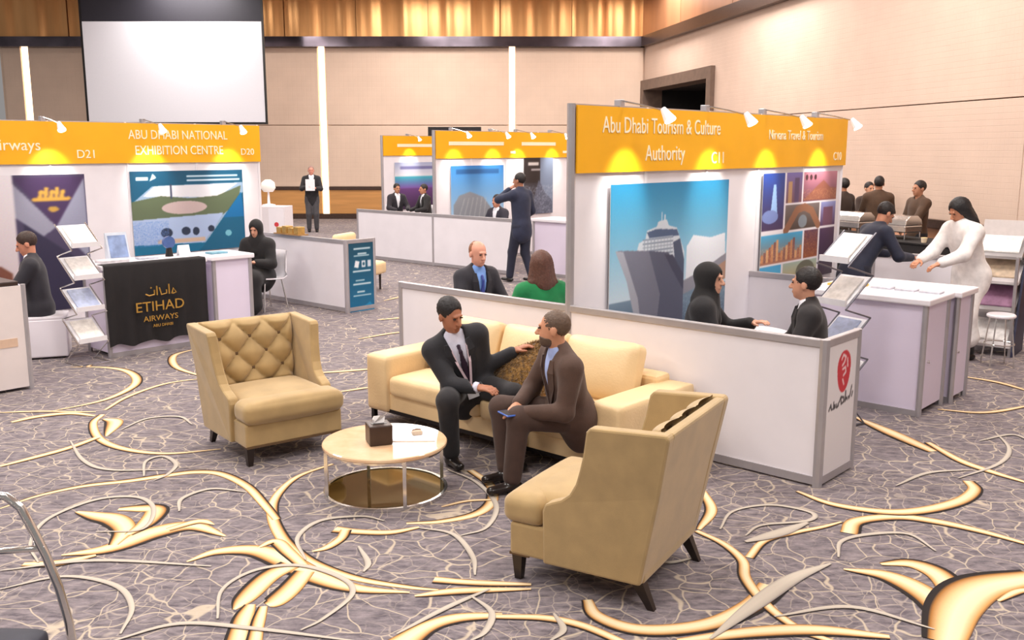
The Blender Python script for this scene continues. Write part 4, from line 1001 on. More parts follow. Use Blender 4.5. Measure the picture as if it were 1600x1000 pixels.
# ================================================================== PEOPLE
class Field:
    def __init__(s, lo, hi, h):
        s.h = h; s.lo = np.array(lo, float) - 3 * h; n = np.ceil((np.array(hi) + 3 * h - s.lo) / h).astype(int) + 1
        s.ax = [s.lo[i] + h * np.arange(n[i]) for i in range(3)]; s.f = np.full(n, .25)
    def reg(s, lo, hi):
        sl = []
        for i in range(3):
            a = max(0, int((lo[i] - s.lo[i]) / s.h)); b = min(len(s.ax[i]), int((hi[i] - s.lo[i]) / s.h) + 2)
            if b <= a: return None
            sl.append(slice(a, b))
        return tuple(sl)
    def grid(s, sl): return s.ax[0][sl[0]][:, None, None], s.ax[1][sl[1]][None, :, None], s.ax[2][sl[2]][None, None, :]
    def comb(s, sl, d, k):
        f = s.f[sl]; t = np.clip(.5 + .5 * (f - d) / k, 0, 1); s.f[sl] = f + (d - f) * t - k * t * (1 - t)
    def cone(s, a, b, ra, rb, k=.02, flat=None):
        a = np.array(a, float); b = np.array(b, float); m = max(ra, rb) + k + 3 * s.h
        sl = s.reg(np.minimum(a, b) - m, np.maximum(a, b) + m)
        if sl is None: return s
        X, Y, Z = s.grid(sl); ba = b - a; L = ba @ ba + 1e-12
        px, py, pz = X - a[0], Y - a[1], Z - a[2]
        t = np.clip((px * ba[0] + py * ba[1] + pz * ba[2]) / L, 0, 1)
        qx, qy, qz = px - t * ba[0], py - t * ba[1], pz - t * ba[2]
        sc = 1.
        if flat is not None:
            n, sc = flat; dn = (qx * n[0] + qy * n[1] + qz * n[2]) * (1 / sc - 1); qx, qy, qz = qx + n[0] * dn, qy + n[1] * dn, qz + n[2] * dn
        d = (np.sqrt(qx * qx + qy * qy + qz * qz) - (ra + (rb - ra) * t)) * (sc ** .5)
        s.comb(sl, d, k); return s
    def _ell(s, c, r, R):
        c = np.array(c, float); r = np.array(r, float); m = r.max() + .03 + 3 * s.h
        sl = s.reg(c - m, c + m)
        if sl is None: return None, None
        X, Y, Z = s.grid(sl); p = [X - c[0], Y - c[1], Z - c[2]]
        if R is not None: p = [R[0, i] * p[0] + R[1, i] * p[1] + R[2, i] * p[2] for i in range(3)]
        k0 = np.sqrt(sum((p[i] / r[i]) ** 2 for i in range(3))); k1 = np.sqrt(sum((p[i] / r[i] ** 2) ** 2 for i in range(3))) + 1e-9
        return sl, k0 * (k0 - 1) / k1
    def ell(s, c, r, R=None, k=.015):
        sl, d = s._ell(c, r, R)
        if sl is not None: s.comb(sl, d, k)
        return s
    def sub_ell(s, c, r, R=None):
        sl, d = s._ell(c, r, R)
        if sl is not None: s.f[sl] = np.maximum(s.f[sl], -d)
        return s
    def keep(s, p, n):                                  # keep the half space on the n side of p
        X, Y, Z = s.grid((slice(None),) * 3)
        s.f = np.maximum(s.f, -((X - p[0]) * n[0] + (Y - p[1]) * n[1] + (Z - p[2]) * n[2])); return s
    def mesh(s):
        f = s.f; sg = f < 0
        c = [sg[i:f.shape[0] - 1 + i, j:f.shape[1] - 1 + j, k:f.shape[2] - 1 + k] for i in (0, 1) for j in (0, 1) for k in (0, 1)]
        anyv = np.logical_or.reduce(c); allv = np.logical_and.reduce(c); act = anyv & ~allv
        idx = np.argwhere(act); vid = np.full(act.shape, -1); vid[act] = np.arange(len(idx))
        acc = np.zeros((len(idx), 3)); cnt = np.zeros(len(idx))
        cor = [np.array(q) for q in ((0, 0, 0), (1, 0, 0), (0, 1, 0), (0, 0, 1), (1, 1, 0), (1, 0, 1), (0, 1, 1), (1, 1, 1))]
        for a in cor:
            for b in cor:
                if (b - a).sum() == 1 and (b >= a).all():
                    va = f[tuple((idx + a).T)]; vb = f[tuple((idx + b).T)]; m = (va < 0) != (vb < 0)
                    t = np.where(m, va / np.where(m, va - vb, 1), 0); acc += m[:, None] * (a + t[:, None] * (b - a)); cnt += m
        v = s.lo + s.h * (idx + acc / cnt[:, None])
        faces = []
        for axx in range(3):
            o1, o2 = [(1, 2), (2, 0), (0, 1)][axx]
            sl0 = [slice(None)] * 3; sl1 = [slice(None)] * 3; sl0[axx] = slice(0, -1); sl1[axx] = slice(1, None)
            ch = sg[tuple(sl0)] != sg[tuple(sl1)]; e = np.argwhere(ch)
            e = e[(e[:, o1] > 0) & (e[:, o2] > 0) & (e[:, o1] < f.shape[o1] - 1) & (e[:, o2] < f.shape[o2] - 1)]
            if not len(e): continue
            d1 = np.zeros(3, int); d1[o1] = 1; d2 = np.zeros(3, int); d2[o2] = 1
            q = np.stack([vid[tuple((e - d1 - d2).T)], vid[tuple((e - d2).T)], vid[tuple(e.T)], vid[tuple((e - d1).T)]], 1)
            ins = sg[tuple(e.T)]; q = np.where(ins[:, None], q, q[:, ::-1]); faces.append(q)
        return v, np.vstack(faces) if faces else np.zeros((0, 4), int)
def nrm(v): v = np.array(v, float); return v / (np.linalg.norm(v) + 1e-9)
def ik(a, c, l1, l2, pole):
    a = np.array(a, float); c = np.array(c, float); d = c - a; L = np.linalg.norm(d); L2 = min(L, (l1 + l2) * .998); u = d / (L + 1e-9)
    x = (l1 * l1 - l2 * l2 + L2 * L2) / (2 * L2); h = math.sqrt(max(0, l1 * l1 - x * x))
    p = np.array(pole, float); p = p - u * (p @ u)
    return a + u * x + nrm(p) * h, a + u * L2
def join_mesh(name, parts, m, parent):
    V = []; Fc = []; k = 0
    for v, f in parts:
        if len(f) == 0: continue
        V.append(v); Fc.append(f + k); k += len(v)
    V = np.vstack(V); Fc = np.vstack(Fc)
    me = bpy.data.meshes.new(name); me.from_pydata(V.tolist(), [], Fc.tolist()); me.update()
    return link(name, me, m, parent, smooth=True)
def cloth(name, rgb, rough=.8): return mat(name, rgb, rough, var=.12, scale=14, bump=.15, bscale=120, sheen=.1)
def skin(rgb): return mat('skin_%d_%d_%d' % rgb, rgb, .55, var=.06, scale=18)
def person(label, loc, rz, pelvis, neck, wl, wr, al, ar, hyaw=0, hpitch=0, syaw=0, pyaw=0, el=(.6, .5, -.6), er=(-.6, .5, -.6), kl=(0, -1, .3), kr=(0, -1, .3),
           outfit='suit', jacket=(34, 32, 38), shirt=(236, 236, 244), tie=None, trousers=(30, 28, 34), hair=(34, 26, 24), hairstyle='short', sk=(186, 130, 100), shoes=(24, 20, 20),
           vox=.016, lanyard=False, scarf=(20, 18, 20), hx=0., hands=True, palm=None, sc=1.0, beard=False, group=None, leanhead=0., tail=False):
    t = thing('person', label, 'person', loc, rz, group); t.scale = (sc, sc, sc)
    P = np.array(pelvis, float); N = np.array(neck, float); up = nrm(N - P)
    Ls = np.array([math.cos(RAD(syaw)), math.sin(RAD(syaw)), 0]); Ls = nrm(Ls - up * (Ls @ up)); Fs = nrm(np.cross(Ls, up)) * 1.0      # chest forward (-y at rest)
    if Fs[1] > 0 and abs(syaw) < 90: Fs = -Fs
    Lp = np.array([math.cos(RAD(pyaw)), math.sin(RAD(pyaw)), 0]); Fp = np.array([math.sin(RAD(pyaw)), -math.cos(RAD(pyaw)), 0])
    sh = N - up * .055; SL_ = sh + Ls * .178; SR_ = sh - Ls * .178
    HL = P + Lp * .09 - np.array([0, 0, .02]); HR = P - Lp * .09 - np.array([0, 0, .02])
    EL, WLp = ik(SL_, wl, .285, .25, el); ER, WRp = ik(SR_, wr, .285, .25, er)
    KL, AL = ik(HL, al, .43, .42, kl); KR, AR = ik(HR, ar, .43, .42, kr)
    # head frame
    hy = RAD(hyaw); hp = RAD(hpitch)
    Rh = np.array(Matrix.Rotation(hy, 3, 'Z') @ Matrix.Rotation(hp, 3, 'X') @ Matrix.Rotation(RAD(leanhead), 3, 'Y'))
    HC = N + nrm(up * .7 + np.array([0, 0, .5]) + Fs * .12) * .172
    def H(x, y, z): return HC + Rh @ np.array([x, y, z])
    allp = np.array([P, N, SL_, SR_, HL, HR, EL, ER, WLp, WRp, KL, KR, AL, AR, HC])
    lo = allp.min(0) - .3; hi = allp.max(0) + .3
    CH = N - up * .15
    def torso(fd, g, k=.05, hem=.0):
        fd.cone(P - up * hem, CH, .158 + g, .178 + g, k, (Fs, .68)); fd.cone(SL_ - Ls * .02, SR_ + Ls * .02, .066 + g, .066 + g, k); fd.cone(SL_ - Ls * .03 + up * .02, N + up * .03, .04 + g, .045 + g, k); fd.cone(SR_ + Ls * .03 + up * .02, N + up * .03, .04 + g, .045 + g, k)
        fd.ell(P + np.array([0, 0, .0]), (.165 + g, .125 + g, .12 + g), np.array(Matrix.Rotation(RAD(pyaw), 3, 'Z')), k)
    def arms(fd, g, k=.03, cut=0.):
        for S, E, Wt in ((SL_, EL, WLp), (SR_, ER, WRp)):
            fd.cone(S, E, .060 + g, .048 + g, k); fd.cone(E, Wt - nrm(Wt - E) * cut, .048 + g, .033 + g, k * .7)
    def legs(fd, g, k=.04, cut=0.):
        for Hh, K, A in ((HL, KL, AL), (HR, KR, AR)):
            fd.cone(Hh, K, .093 + g, .066 + g, k); fd.cone(K, A + (K - A) * cut, .064 + g, .05 + g, k * .6)
    # --- body: one continuous figure
    fd = Field(lo, hi, vox * 1.15)
    torso(fd, -.034); arms(fd, -.018); legs(fd, -.022); fd.cone(N - up * .06, HC - np.array([0, 0, .05]), .055, .05, .03)
    parts = [fd.mesh()]
    hd = Field(HC - .2, HC + .2, .0075)
    hd.cone(N - up * .03, H(0, .015, -.05), .054, .05, .02)
    hd.ell(H(0, .012, .03), (.075, .096, .088), Rh, .02); hd.ell(H(0, -.028, -.04), (.058, .066, .078), Rh, .03)
    hd.ell(H(0, -.062, -.092), (.026, .024, .02), Rh, .025)
    hd.cone(H(0, -.094, .008), H(0, -.116, -.03), .009, .014, .012); hd.ell(H(.011, -.104, -.034), (.01, .01, .008), Rh, .008); hd.ell(H(-.011, -.104, -.034), (.01, .01, .008), Rh, .008)
    hd.cone(H(-.03, -.09, .026), H(.03, -.09, .026), .009, .009, .012)
    hd.cone(H(-.018, -.088, -.063), H(.018, -.088, -.063), .0085, .0085, .008)
    for s in (-1, 1):
        hd.ell(H(s * .077, .012, -.008), (.010, .022, .032), Rh, .008); hd.sub_ell(H(s * .03, -.104, .008), (.015, .012, .009), Rh)
    parts.append(hd.mesh())
    if hands:
        for s, E, Wt in ((1, EL, WLp), (-1, ER, WRp)):
            d = nrm(Wt - E); pn = np.array(palm[0 if s > 0 else 1], float) if palm else np.array([0, 0, -1.]); pn = nrm(pn - d * (pn @ d)); lat = np.cross(d, pn) * s
            c0 = Wt; hf_ = Field(c0 + d * .09 - .14, c0 + d * .09 + .14, .006)
            hf_.cone(c0 - d * .03, c0 + d * .03, .027, .026, .01); hf_.cone(c0 + d * .035, c0 + d * .075, .038, .036, .012, (pn, .42))
            for o, ln in ((-.030, .060), (-.010, .072), (.011, .070), (.031, .058)):
                b0 = c0 + d * .09 + lat * o * .95; d1 = nrm(d + pn * .35 + lat * o * 1.5); b1 = b0 + d1 * ln * .5; d2 = nrm(d + pn * 1.1); b2 = b1 + d2 * ln * .5
                hf_.cone(b0 - d * .02, b1, .0095, .0088, .003); hf_.cone(b1, b2, .0088, .0075, .003)
            th = c0 + d * .035 - lat * .03; hf_.cone(th, th + nrm(d * .7 - lat * .75 + pn * .3) * .04, .012, .0105, .008); q = th + nrm(d * .7 - lat * .75 + pn * .3) * .04
            hf_.cone(q, q + nrm(d + pn * .5) * .032, .0105, .0085, .004)
            parts.append(hf_.mesh())
    join_mesh('body', parts, skin(sk), t)
    for s in (-1, 1):
        e = MB(); e.soft(tuple(H(s * .03, -.0905, .008)), (.022, .012, .011), .005, n=4); e.build('eye', mat('eye_dark', (36, 26, 24), .3, var=.05), t, smooth=True)
    # --- clothes
    def piece(name, fn, m, h=None):
        f = Field(lo, hi, h or vox); fn(f); v, fc = f.mesh()
        if len(fc): return join_mesh(name, [(v, fc)], m, t)
    def vcut(f, top, apex, half):
        sl = (slice(None),) * 3; X, Y, Z = f.grid(sl); X0, Y0, Z0 = X - N[0], Y - N[1], Z - N[2]
        a = -(X0 * up[0] + Y0 * up[1] + Z0 * up[2]); l = X0 * Ls[0] + Y0 * Ls[1] + Z0 * Ls[2]; fw = X0 * Fs[0] + Y0 * Fs[1] + Z0 * Fs[2]
        wdt = half * np.clip((apex - a) / (apex - top), 0, 1.6); f.f = np.maximum(f.f, -np.maximum(np.maximum(np.abs(l) - wdt, -fw + .02), a - apex))
    JM = cloth('cloth_%d_%d_%d' % jacket, jacket); TM = cloth('cloth_%d_%d_%d' % trousers, trousers)
    seated = abs(KL[2] - HL[2]) < .25
    if outfit in ('suit', 'top', 'uniform'):
        def fj(f):
            torso(f, .012, .05, .06 if seated else .12); arms(f, .014, .04, .015)
            if tail: f.cone(P - Fp * .05, P - Fp * .06 - np.array([0, 0, .16]), .15, .13, .06, (Fp, .6))
            if seated:
                for Hh, K in ((HL, KL), (HR, KR)): f.cone(Hh, Hh + (K - Hh) * .28, .105, .095, .05)
            else: f.cone(P + Lp * .05 - up * .12, P - Lp * .05 - up * .12, .14, .14, .06, (Fp, .8))
            f.cone(N - up * .05, N + up * .015, .075, .062, .03)
            if outfit == 'suit': vcut(f, -.02, .34, .068)
            else: f.sub_ell(N + up * .05 + Fs * .03, (.055, .055, .06))
        piece('jacket' if outfit != 'top' else 'top', fj, JM)
        if outfit == 'suit':
            def fs_(f): torso(f, -.004, .05); f.cone(N - up * .06, N + up * .03, .066, .058, .03)
            piece('shirt', fs_, cloth('shirt_%d_%d_%d' % shirt, shirt, .7))
            for s, E, Wt in ((1, EL, WLp), (-1, ER, WRp)):
                d = nrm(Wt - E); MB().cyl(Wt - d * .03, Wt + d * .004, .040, .037, 12).build('cuff', cloth('shirt_%d_%d_%d' % shirt, shirt, .7), t, smooth=True)
            def front(a, l, o=.0):
                r = .170 - .004; b = N - up * a + Ls * l; return b + Fs * (.68 * math.sqrt(max(.0001, r ** 2 - l * l)) + o)
            lp_ = MB()
            for s in (-1, 1):
                pts = [(.0, .066, .03), (.08, .058, .055), (.18, .038, .06), (.27, .02, .035), (.335, .004, .008)]
                for (a0, l0, w0), (a1, l1, w1) in zip(pts[:-1], pts[1:]):
                    A0, A1 = front(a0, s * l0, .012 if a0 > .05 else -.02), front(a1, s * l1, .013); B0, B1 = front(a0, s * (l0 + w0), .014 if a0 > .05 else -.02), front(a1, s * (l1 + w1), .016); o_ = Fs * .012
                    q_ = [A0, B0, B0 + o_, A0 + o_, A1, B1, B1 + o_, A1 + o_]
                    lp_.hexa(q_ if s > 0 else [q_[i] for i in (1, 0, 3, 2, 5, 4, 7, 6)])
            lp_.build('lapels', JM, t)
            if tie:
                def ft(f):
                    pts = [(.03, .016), (.07, .014), (.18, .024), (.30, .028), (.36, .012)]
                    for (a, r0), (b, r1) in zip(pts[:-1], pts[1:]):
                        pa = front(a, 0, -.004) if a > .06 else N - up * a + Fs * .085
                        pb = front(b, 0, -.004) if b > .06 else N - up * b + Fs * .085
                        f.cone(pa + Fs * .014, pb + Fs * .014, r0, r1, .008, (Fs, .45))
                piece('tie', ft, cloth('tie_%d_%d_%d' % tie, tie, .5), .009)
            if lanyard:
                m = MB()
                for s in (-1, 1):
                    pts = [N + Ls * s * .06 + Fs * .02 + up * .01, N - up * .05 + Ls * s * .062 + Fs * .1, front(.16, s * .045, .03), front(.28, s * .02, .034), front(.36, 0, .036)]
                    for p_, q_ in zip(pts[:-1], pts[1:]):
                        w_ = Ls * .009; m.hexa([p_ - w_, p_ + w_, p_ + w_ + Fs * .003, p_ - w_ + Fs * .003, q_ - w_, q_ + w_, q_ + w_ + Fs * .003, q_ - w_ + Fs * .003])
                m.build('lanyard', mat('lanyard_white', (232, 208, 218), .6, var=.03), t)
                b0 = front(.36, 0, .042); w_ = Ls * .042; dn = -up * .1
                MB().hexa([b0 - w_ + dn, b0 + w_ + dn, b0 + w_ + dn + Fs * .004, b0 - w_ + dn + Fs * .004, b0 - w_, b0 + w_, b0 + w_ + Fs * .004, b0 - w_ + Fs * .004]).build('badge', mat('badge_card', (232, 232, 238), .4, var=.05, scale=30), t)
        piece('trousers', lambda f: (legs(f, .012, .05, .05), f.ell(P - np.array([0, 0, .0]), (.165, .13, .12), np.array(Matrix.Rotation(RAD(pyaw), 3, 'Z')), .05)), TM)
    elif outfit in ('abaya', 'robe'):
        def fr(f):
            torso(f, .02, .06, .08); arms(f, .022, .05, .02); f.cone(N - up * .05, N + up * .01, .08, .066, .03)
            endk = .12 if outfit == 'abaya' else .42
            for Hh, K, A in ((HL, KL, AL), (HR, KR, AR)):
                f.cone(Hh, K, .115, .1, .09); f.cone(K, A + (K - A) * endk, .1, .12, .09)
            f.cone((HL + HR) / 2, (KL + KR) / 2, .12, .1, .08); f.cone((KL + KR) / 2, (AL + AR) / 2 + ((KL + KR) / 2 - (AL + AR) / 2) * endk, .1, .12, .09)
        piece('robe', fr, JM)
        if outfit == 'robe': piece('trousers', lambda f: legs(f, .006, .04, .04), TM)
    for A, K, F_ in ((AL, KL, Fp), (AR, KR, Fp)):
        fdir = nrm(np.array([Fp[0], Fp[1], 0]) * .7 + nrm([K[0] - A[0], K[1] - A[1], 0]) * .0)
        hz = max(A[2] - .075, .0); heel = np.array([A[0], A[1], A[2] - .045]) - fdir * .035; toe = heel + fdir * .19
        f = Field(np.minimum(heel, toe) - .1, np.maximum(heel, toe) + .1, .010); f.cone(heel, toe, .042, .036, .02, (np.array([0, 0, 1.]), .75)); f.cone(A + np.array([0, 0, .02]), heel + fdir * .04, .042, .044, .03); f.keep((0, 0, A[2] - .078), (0, 0, 1))
        v, fc = f.mesh(); join_mesh('shoe', [(v, fc)], mat('shoe_%d_%d_%d' % shoes, shoes, .3, var=.1), t)
    # --- hair or scarf
    HM = mat('hair_%d_%d_%d' % hair, hair, .55, var=.2, scale=60, bump=.3, bscale=150)
    f = Field(HC - .3, HC + .25, .0085)
    if hairstyle in ('short', 'buzz', 'balding', 'long', 'bun'):
        g = {'short': .008, 'buzz': .003, 'balding': .006, 'long': .016, 'bun': .012}[hairstyle]
        f.ell(H(0, .020 if hairstyle == 'short' else .015, .040 if hairstyle == 'short' else .033), (.075 + g * .8, .094 + g, .088 + g), Rh, .01)
        if hairstyle == 'balding':
            f.keep(H(0, 0, .03), Rh @ nrm([0, .55, -.2])); f.keep(H(0, .05, -.075), Rh @ nrm([0, .35, 1])); f.sub_ell(H(0, -.02, .12), (.065, .09, .05), Rh)
        else:
            p0 = H(0, -.078, .086) if hairstyle != 'buzz' else H(0, -.066, .085); p1 = H(0, .07, -.085); dv = p1 - p0; f.sub_ell(H(0, -.098, -.028), (.074 if hairstyle != 'buzz' else .082, .088, .104 if hairstyle != 'buzz' else .112), Rh); f.keep(H(0, .0, -.045), Rh @ nrm([0, .45, 1]))
        if hairstyle == 'long':
            f.cone(H(0, .045, .02), H(0, .075, -.15), .088, .085, .04); f.cone(H(.065, .03, .0), H(.095, .045, -.16), .042, .045, .03); f.cone(H(-.065, .03, .0), H(-.095, .045, -.16), .042, .045, .03)
            for k_ in range(7): f.cone(H(-.11 + k_ * .036, .07 + .03 * math.sin(k_), -.14), H(-.12 + k_ * .04, .08 + .03 * math.sin(k_), -.215), .026, .012, .02)
        v, fc = f.mesh(); v = v + np.random.RandomState(4).normal(0, .0012, v.shape); join_mesh('hair', [(v, fc)], HM, t)
        if beard:
            f = Field(HC - .2, HC + .15, .0075); f.ell(H(0, -.028, -.045), (.062, .07, .08), Rh, .01); f.ell(H(0, -.062, -.094), (.03, .028, .024), Rh, .02); f.keep(H(0, -.06, -.05), Rh @ nrm([0, -.15, -1])); f.keep(H(0, -.0, 0), Rh @ nrm([0, -1, 0]))
            v, fc = f.mesh()
            if len(fc): join_mesh('beard', [(v, fc)], HM, t)
    elif hairstyle == 'scarf':
        f = Field(HC - .42, HC + .25, .01)
        f.ell(H(0, .014, .028), (.094, .118, .11), Rh, .02); f.cone(H(0, .01, -.05), N + up * .0, .09, .1, .04); f.cone(N + Ls * .1 - up * .03, N - Ls * .1 - up * .03, .085, .085, .05); f.cone(N, N - up * .14 + Fs * .06, .1, .09, .05)
        f.sub_ell(H(0, -.11, -.02), (.061, .085, .086), Rh)
        v, fc = f.mesh(); join_mesh('headscarf', [(v, fc)], cloth('scarf_%d_%d_%d' % scarf, scarf), t)
    return t
def seat_pose(lean=.05, h=.5): return dict(pelvis=(0, 0, h), neck=(0, -lean, h + .53))
STAND = dict(pelvis=(0, 0, .93), neck=(0, 0, 1.47), al=(.1, 0, .08), ar=(-.1, 0, .08))

# two men talking on the sofa. Sofa frame: x along the wall, -y outwards; a person built in that frame is placed at u, v
def sofa_local(u, v, z, u0, v0): return (u - u0, -(v - v0), z)
person('man in black suit with white lanyard sitting on the sofa', (-.33, 6.92, 0), 0, pelvis=(0, 0, .50), neck=(-.09, -.16, .895), wl=(.34, .0, .745), wr=(.10, -.44, .585), al=(.34, -.36, .085), ar=(-.10, -.38, .085),
       hyaw=40, hpitch=14, leanhead=-8, syaw=20, pyaw=24, el=(.1, .3, -1), er=(-.5, .3, -.8), kl=(.6, -.7, .6), kr=(-.1, -1, .8), jacket=(30, 30, 36), shirt=(222, 222, 240), tie=(44, 24, 48), trousers=(30, 28, 32), sk=(172, 114, 86), hair=(26, 22, 24), hairstyle='short', lanyard=True, vox=.012, tail=True, palm=((0, 0, -1), (0, .2, -1)))
person('man in brown suit sitting with his back turned on the sofa', (.36, 6.2, 0), 0, pelvis=(.04, .02, .48), neck=(-.05, -.05, .90), wl=(-.27, -.21, .545), wr=(-.32, -.06, .56), al=(-.36, -.20, .085), ar=(-.40, .02, .085),
       hyaw=-104, hpitch=0, syaw=-72, pyaw=-58, el=(.6, -.2, -.8), er=(-.1, .8, -.6), kl=(-.8, -.3, .5), kr=(-.8, .1, .5), jacket=(82, 60, 50), shirt=(160, 178, 226), trousers=(70, 50, 42), sk=(206, 148, 116), hair=(96, 76, 62), hairstyle='buzz', beard=True, vox=.012, shoes=(30, 22, 20), tail=True)
ph = thing('mobile_phone', 'small blue phone held by the man in brown suit', 'phone', (-.03, 5.98, .535), .5)
MB().box(-.035, .035, -.07, .07, 0, .01).build('case', mat('phone_blue', (70, 110, 200), .3, var=.05), ph, bevel=.003); MB().box(-.03, .03, -.062, .062, .01, .011).build('screen', BLACK, ph)

def seated(label, loc, rz, chair_label=None, lean=.06, **k):
    d = dict(pelvis=(0, .02, .53), neck=(0, .02 - lean, 1.05), wl=(.16, -.36, .70), wr=(-.16, -.36, .70), al=(.12, -.42, .085), ar=(-.12, -.46, .085)); d.update(k)
    p = person(label, loc, rz, **d)
    if chair_label: white_chair(chair_label, loc, rz)
    return p
# behind the half wall
seated('balding man in dark suit and blue tie sitting behind the partition', (-.37, 9.3, 0), RAD(38), 'white shell chair under the blue-tie man', jacket=(38, 36, 44), shirt=(120, 160, 226), tie=(50, 66, 150), sk=(222, 158, 134), hair=(140, 90, 60), hairstyle='balding', hyaw=-4, hpitch=8, al=(.12, -.3, .085), ar=(-.12, -.32, .085))
seated('woman in green top with long brown hair sitting behind the partition', (.27, 8.25, 0), RAD(-160), 'white shell chair under the green-top woman', outfit='top', jacket=(16, 128, 70), hair=(92, 56, 42), hairstyle='long', sk=(214, 156, 130), trousers=(40, 40, 50), al=(.12, -.3, .085), ar=(-.12, -.32, .085))
seated('woman in black headscarf sitting in front of the ship poster', (1.47, 7.42, 0), RAD(75), 'white shell chair under the headscarf woman', outfit='abaya', jacket=(22, 20, 24), hairstyle='scarf', hyaw=-18, sk=(212, 158, 132), wl=(.14, -.40, .86), wr=(-.1, -.36, .78), al=(.12, -.28, .085), ar=(-.12, -.28, .085))
seated('man in dark suit seen from behind beside the end panel', (2.27, 7.12, 0), RAD(-105), 'white shell chair under the dark-suited man near end panel', jacket=(36, 32, 34), hair=(28, 22, 22), sk=(206, 150, 122), hyaw=-20, al=(.12, -.28, .085), ar=(-.12, -.28, .085))
tb2 = thing('meeting_table', 'white round meeting table between headscarf woman and dark-suited man', 'table', (1.95, 7.75, 0))
MB().lathe([(0, .70), (.33, .70), (.34, .71), (.34, .725), (.33, .735), (0, .735)], 32).build('top', GLOSSW, tb2); MB().cyl((0, 0, 0), (0, 0, .7), .035).build('column', CHROME, tb2); MB().lathe([(0, 0), (.24, 0), (.24, .012), (.03, .03), (0, .03)], 24).build('base', CHROME, tb2)
# walking man and far man
person('man in navy suit walking with hand raised to his face', (.16, 16.0, 0), RAD(-135), pelvis=(0, 0, .94), neck=(0, -.03, 1.49), al=(.1, -.18, .08), ar=(-.1, .14, .1), wr=(-.2, -.2, 1.0), wl=(.08, -.2, 1.52), el=(.8, -.3, -.8), jacket=(36, 42, 66), trousers=(30, 34, 54), hair=(30, 24, 24), sk=(170, 116, 90), hyaw=10, sc=1.02)
person('far man in black jacket standing with papers in hand', (-5.38, 26.0, 0), RAD(12), **STAND, wl=(.1, -.3, 1.18), wr=(-.12, -.3, 1.22), jacket=(34, 32, 36), trousers=(70, 68, 72), hair=(150, 120, 110), sk=(220, 150, 130), hairstyle='buzz', vox=.022)
tag(MB().box(-.12, .12, -.01, .01, 0, .3).build('paper_sheaf', mat('paper', (244, 244, 248)), loc=(-5.33, 25.58, 1.12), rz=.2), 'white papers held by the far standing man', 'paper')
# left stand people
person('woman in black robe sitting with phone near the white counter', (-3.5, 13.25, 0), RAD(-12), pelvis=(0, .02, .50), neck=(0, -.04, 1.0), wl=(.1, -.32, .72), wr=(-.1, -.32, .72), al=(.1, -.42, .085), ar=(-.1, -.44, .085), outfit='abaya', jacket=(26, 24, 26), hairstyle='scarf', sk=(206, 150, 124), hpitch=14, sc=.97, vox=.02)
white_chair('white shell chair under the black-robed woman', (-3.42, 13.27, 0), RAD(-40))
seated('man in dark suit with red tie sitting sideways at left', (-5.10, 10.22, 0), RAD(-70), None, jacket=(40, 38, 46), tie=(170, 40, 44), sk=(206, 140, 112), hair=(56, 38, 30), hpitch=20, shoes=(110, 60, 36), wl=(.12, -.42, .74), wr=(-.12, -.42, .74))
wc = thing('cube_stool', 'white cube stool under the red-tie man at left', 'stool', (-5.07, 10.23, 0), RAD(-70))
MB().box(-.22, .22, -.2, .24, 0.02, .43).build('body', GLOSSW, wc, bevel=.015); MB().soft((0, .02, .44), (.44, .44, .04), .015, 0, 6).build('seat_pad', GLOSSW, wc, smooth=True)
for sx in (-.17, .17):
    for sy in (-.15, .19): MB().cyl((sx, sy, 0), (sx, sy, .03), .02).build('foot', BLACK, wc)
nbk = thing('notebook', 'white notebook on the red-tie man\'s lap', 'notebook', (-5.47, 10.07, .66), RAD(-70))
MB().box(-.12, .12, -.09, .09, 0, .012).build('cover', BLACK, nbk); MB().box(-.115, .115, -.085, .085, .012, .028).build('pages', mat('paper', (244, 244, 248)), nbk)
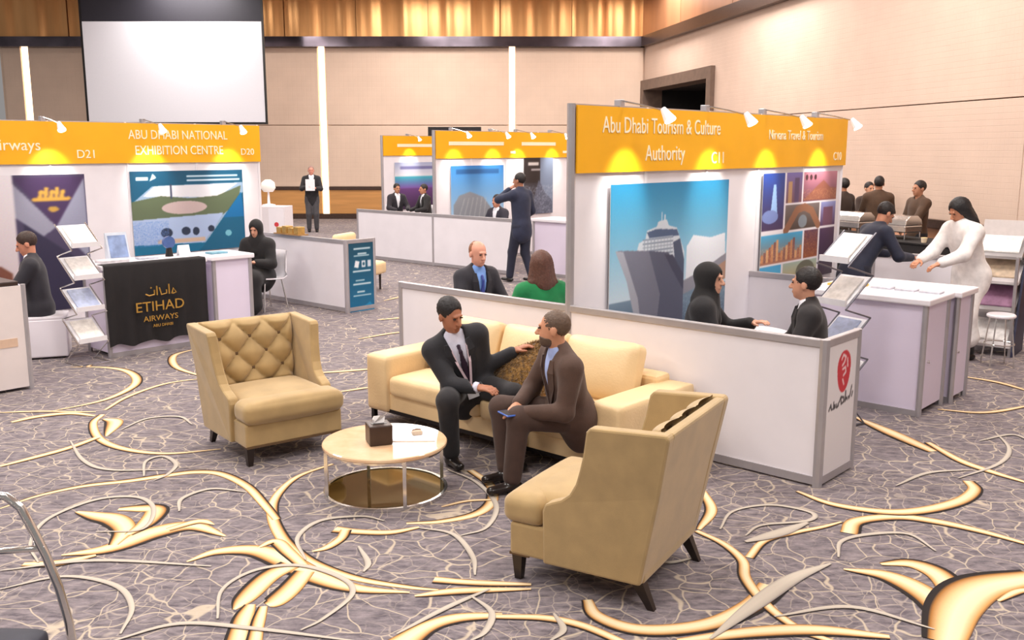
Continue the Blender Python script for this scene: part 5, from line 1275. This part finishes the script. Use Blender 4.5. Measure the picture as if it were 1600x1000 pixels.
# right: man leaning over, woman in white, waiters
person('man in navy suit leaning over behind the near white counter', (3.93, 10.75, 0), RAD(105), pelvis=(0, .06, .92), neck=(0, -.2, 1.34), al=(.11, .1, .08), ar=(-.11, .1, .08), wl=(.2, -.5, 1.02), wr=(-.2, -.5, 1.02), hpitch=35, jacket=(34, 38, 58), trousers=(32, 34, 50), hair=(30, 24, 24), sk=(196, 138, 110), vox=.018)
person('woman in long white coat with black hair leaning on the counter', (4.82, 10.1, 0), RAD(-72), pelvis=(0, .06, .92), neck=(0, -.12, 1.42), al=(.1, .02, .08), ar=(-.1, .06, .08), wl=(.16, -.5, 1.06), wr=(-.16, -.48, 1.06), hpitch=30, outfit='robe', jacket=(240, 236, 234), trousers=(26, 24, 26), hair=(24, 20, 22), hairstyle='long', sk=(196, 136, 104), vox=.018)
BR = (82, 58, 40)
person('waiter in brown uniform partly hidden by the stand wall edge', (5.55, 16.2, 0), RAD(-150), **STAND, wl=(.2, -.25, 1.05), wr=(-.2, -.25, 1.05), outfit='uniform', jacket=(60, 44, 36), vox=.022, sc=.98)
person('waiter in brown uniform facing the camera behind the others', (6.25, 16.95, 0), RAD(10), **STAND, wl=(.15, -.3, 1.15), wr=(-.1, -.3, 1.2), outfit='uniform', jacket=(58, 42, 34), sk=(206, 152, 122), vox=.022, sc=.93)
person('waiter in brown uniform with his back to the camera', (6.1, 16.1, 0), RAD(165), **STAND, wl=(.2, -.3, 1.0), wr=(-.2, -.3, 1.0), outfit='uniform', jacket=BR, vox=.022)
person('waiter in brown uniform standing rightmost beside the wall', (6.3, 14.95, 0), RAD(-75), **STAND, wl=(.2, -.34, 1.0), wr=(-.2, -.2, .95), outfit='uniform', jacket=(78, 54, 36), vox=.022, sc=.98)
# visitors seated in the far stand, seen over the partition
seated('dark-haired visitor sitting in the farthest stand, leftmost head', (-2.95, 24.6, 0), RAD(30), None, jacket=(40, 36, 44), vox=.024, hands=False)
seated('visitor in black sitting before the purple poster, right head', (-2.15, 24.15, 0), RAD(-60), None, jacket=(30, 28, 30), vox=.024, hands=False)
seated('visitor sitting behind far partition left of the walking man', (-.25, 18.7, 0), RAD(-40), None, jacket=(50, 48, 60), hair=(40, 28, 26), sk=(200, 140, 114), vox=.024, hands=False)
white_chair('white shell chair under the leftmost far visitor', (-2.95, 24.6, 0), RAD(30)); white_chair('white shell chair under the visitor before the purple poster', (-2.15, 24.15, 0), RAD(-60)); white_chair('white shell chair under the far visitor beside walking man', (-.25, 18.7, 0), RAD(-40))
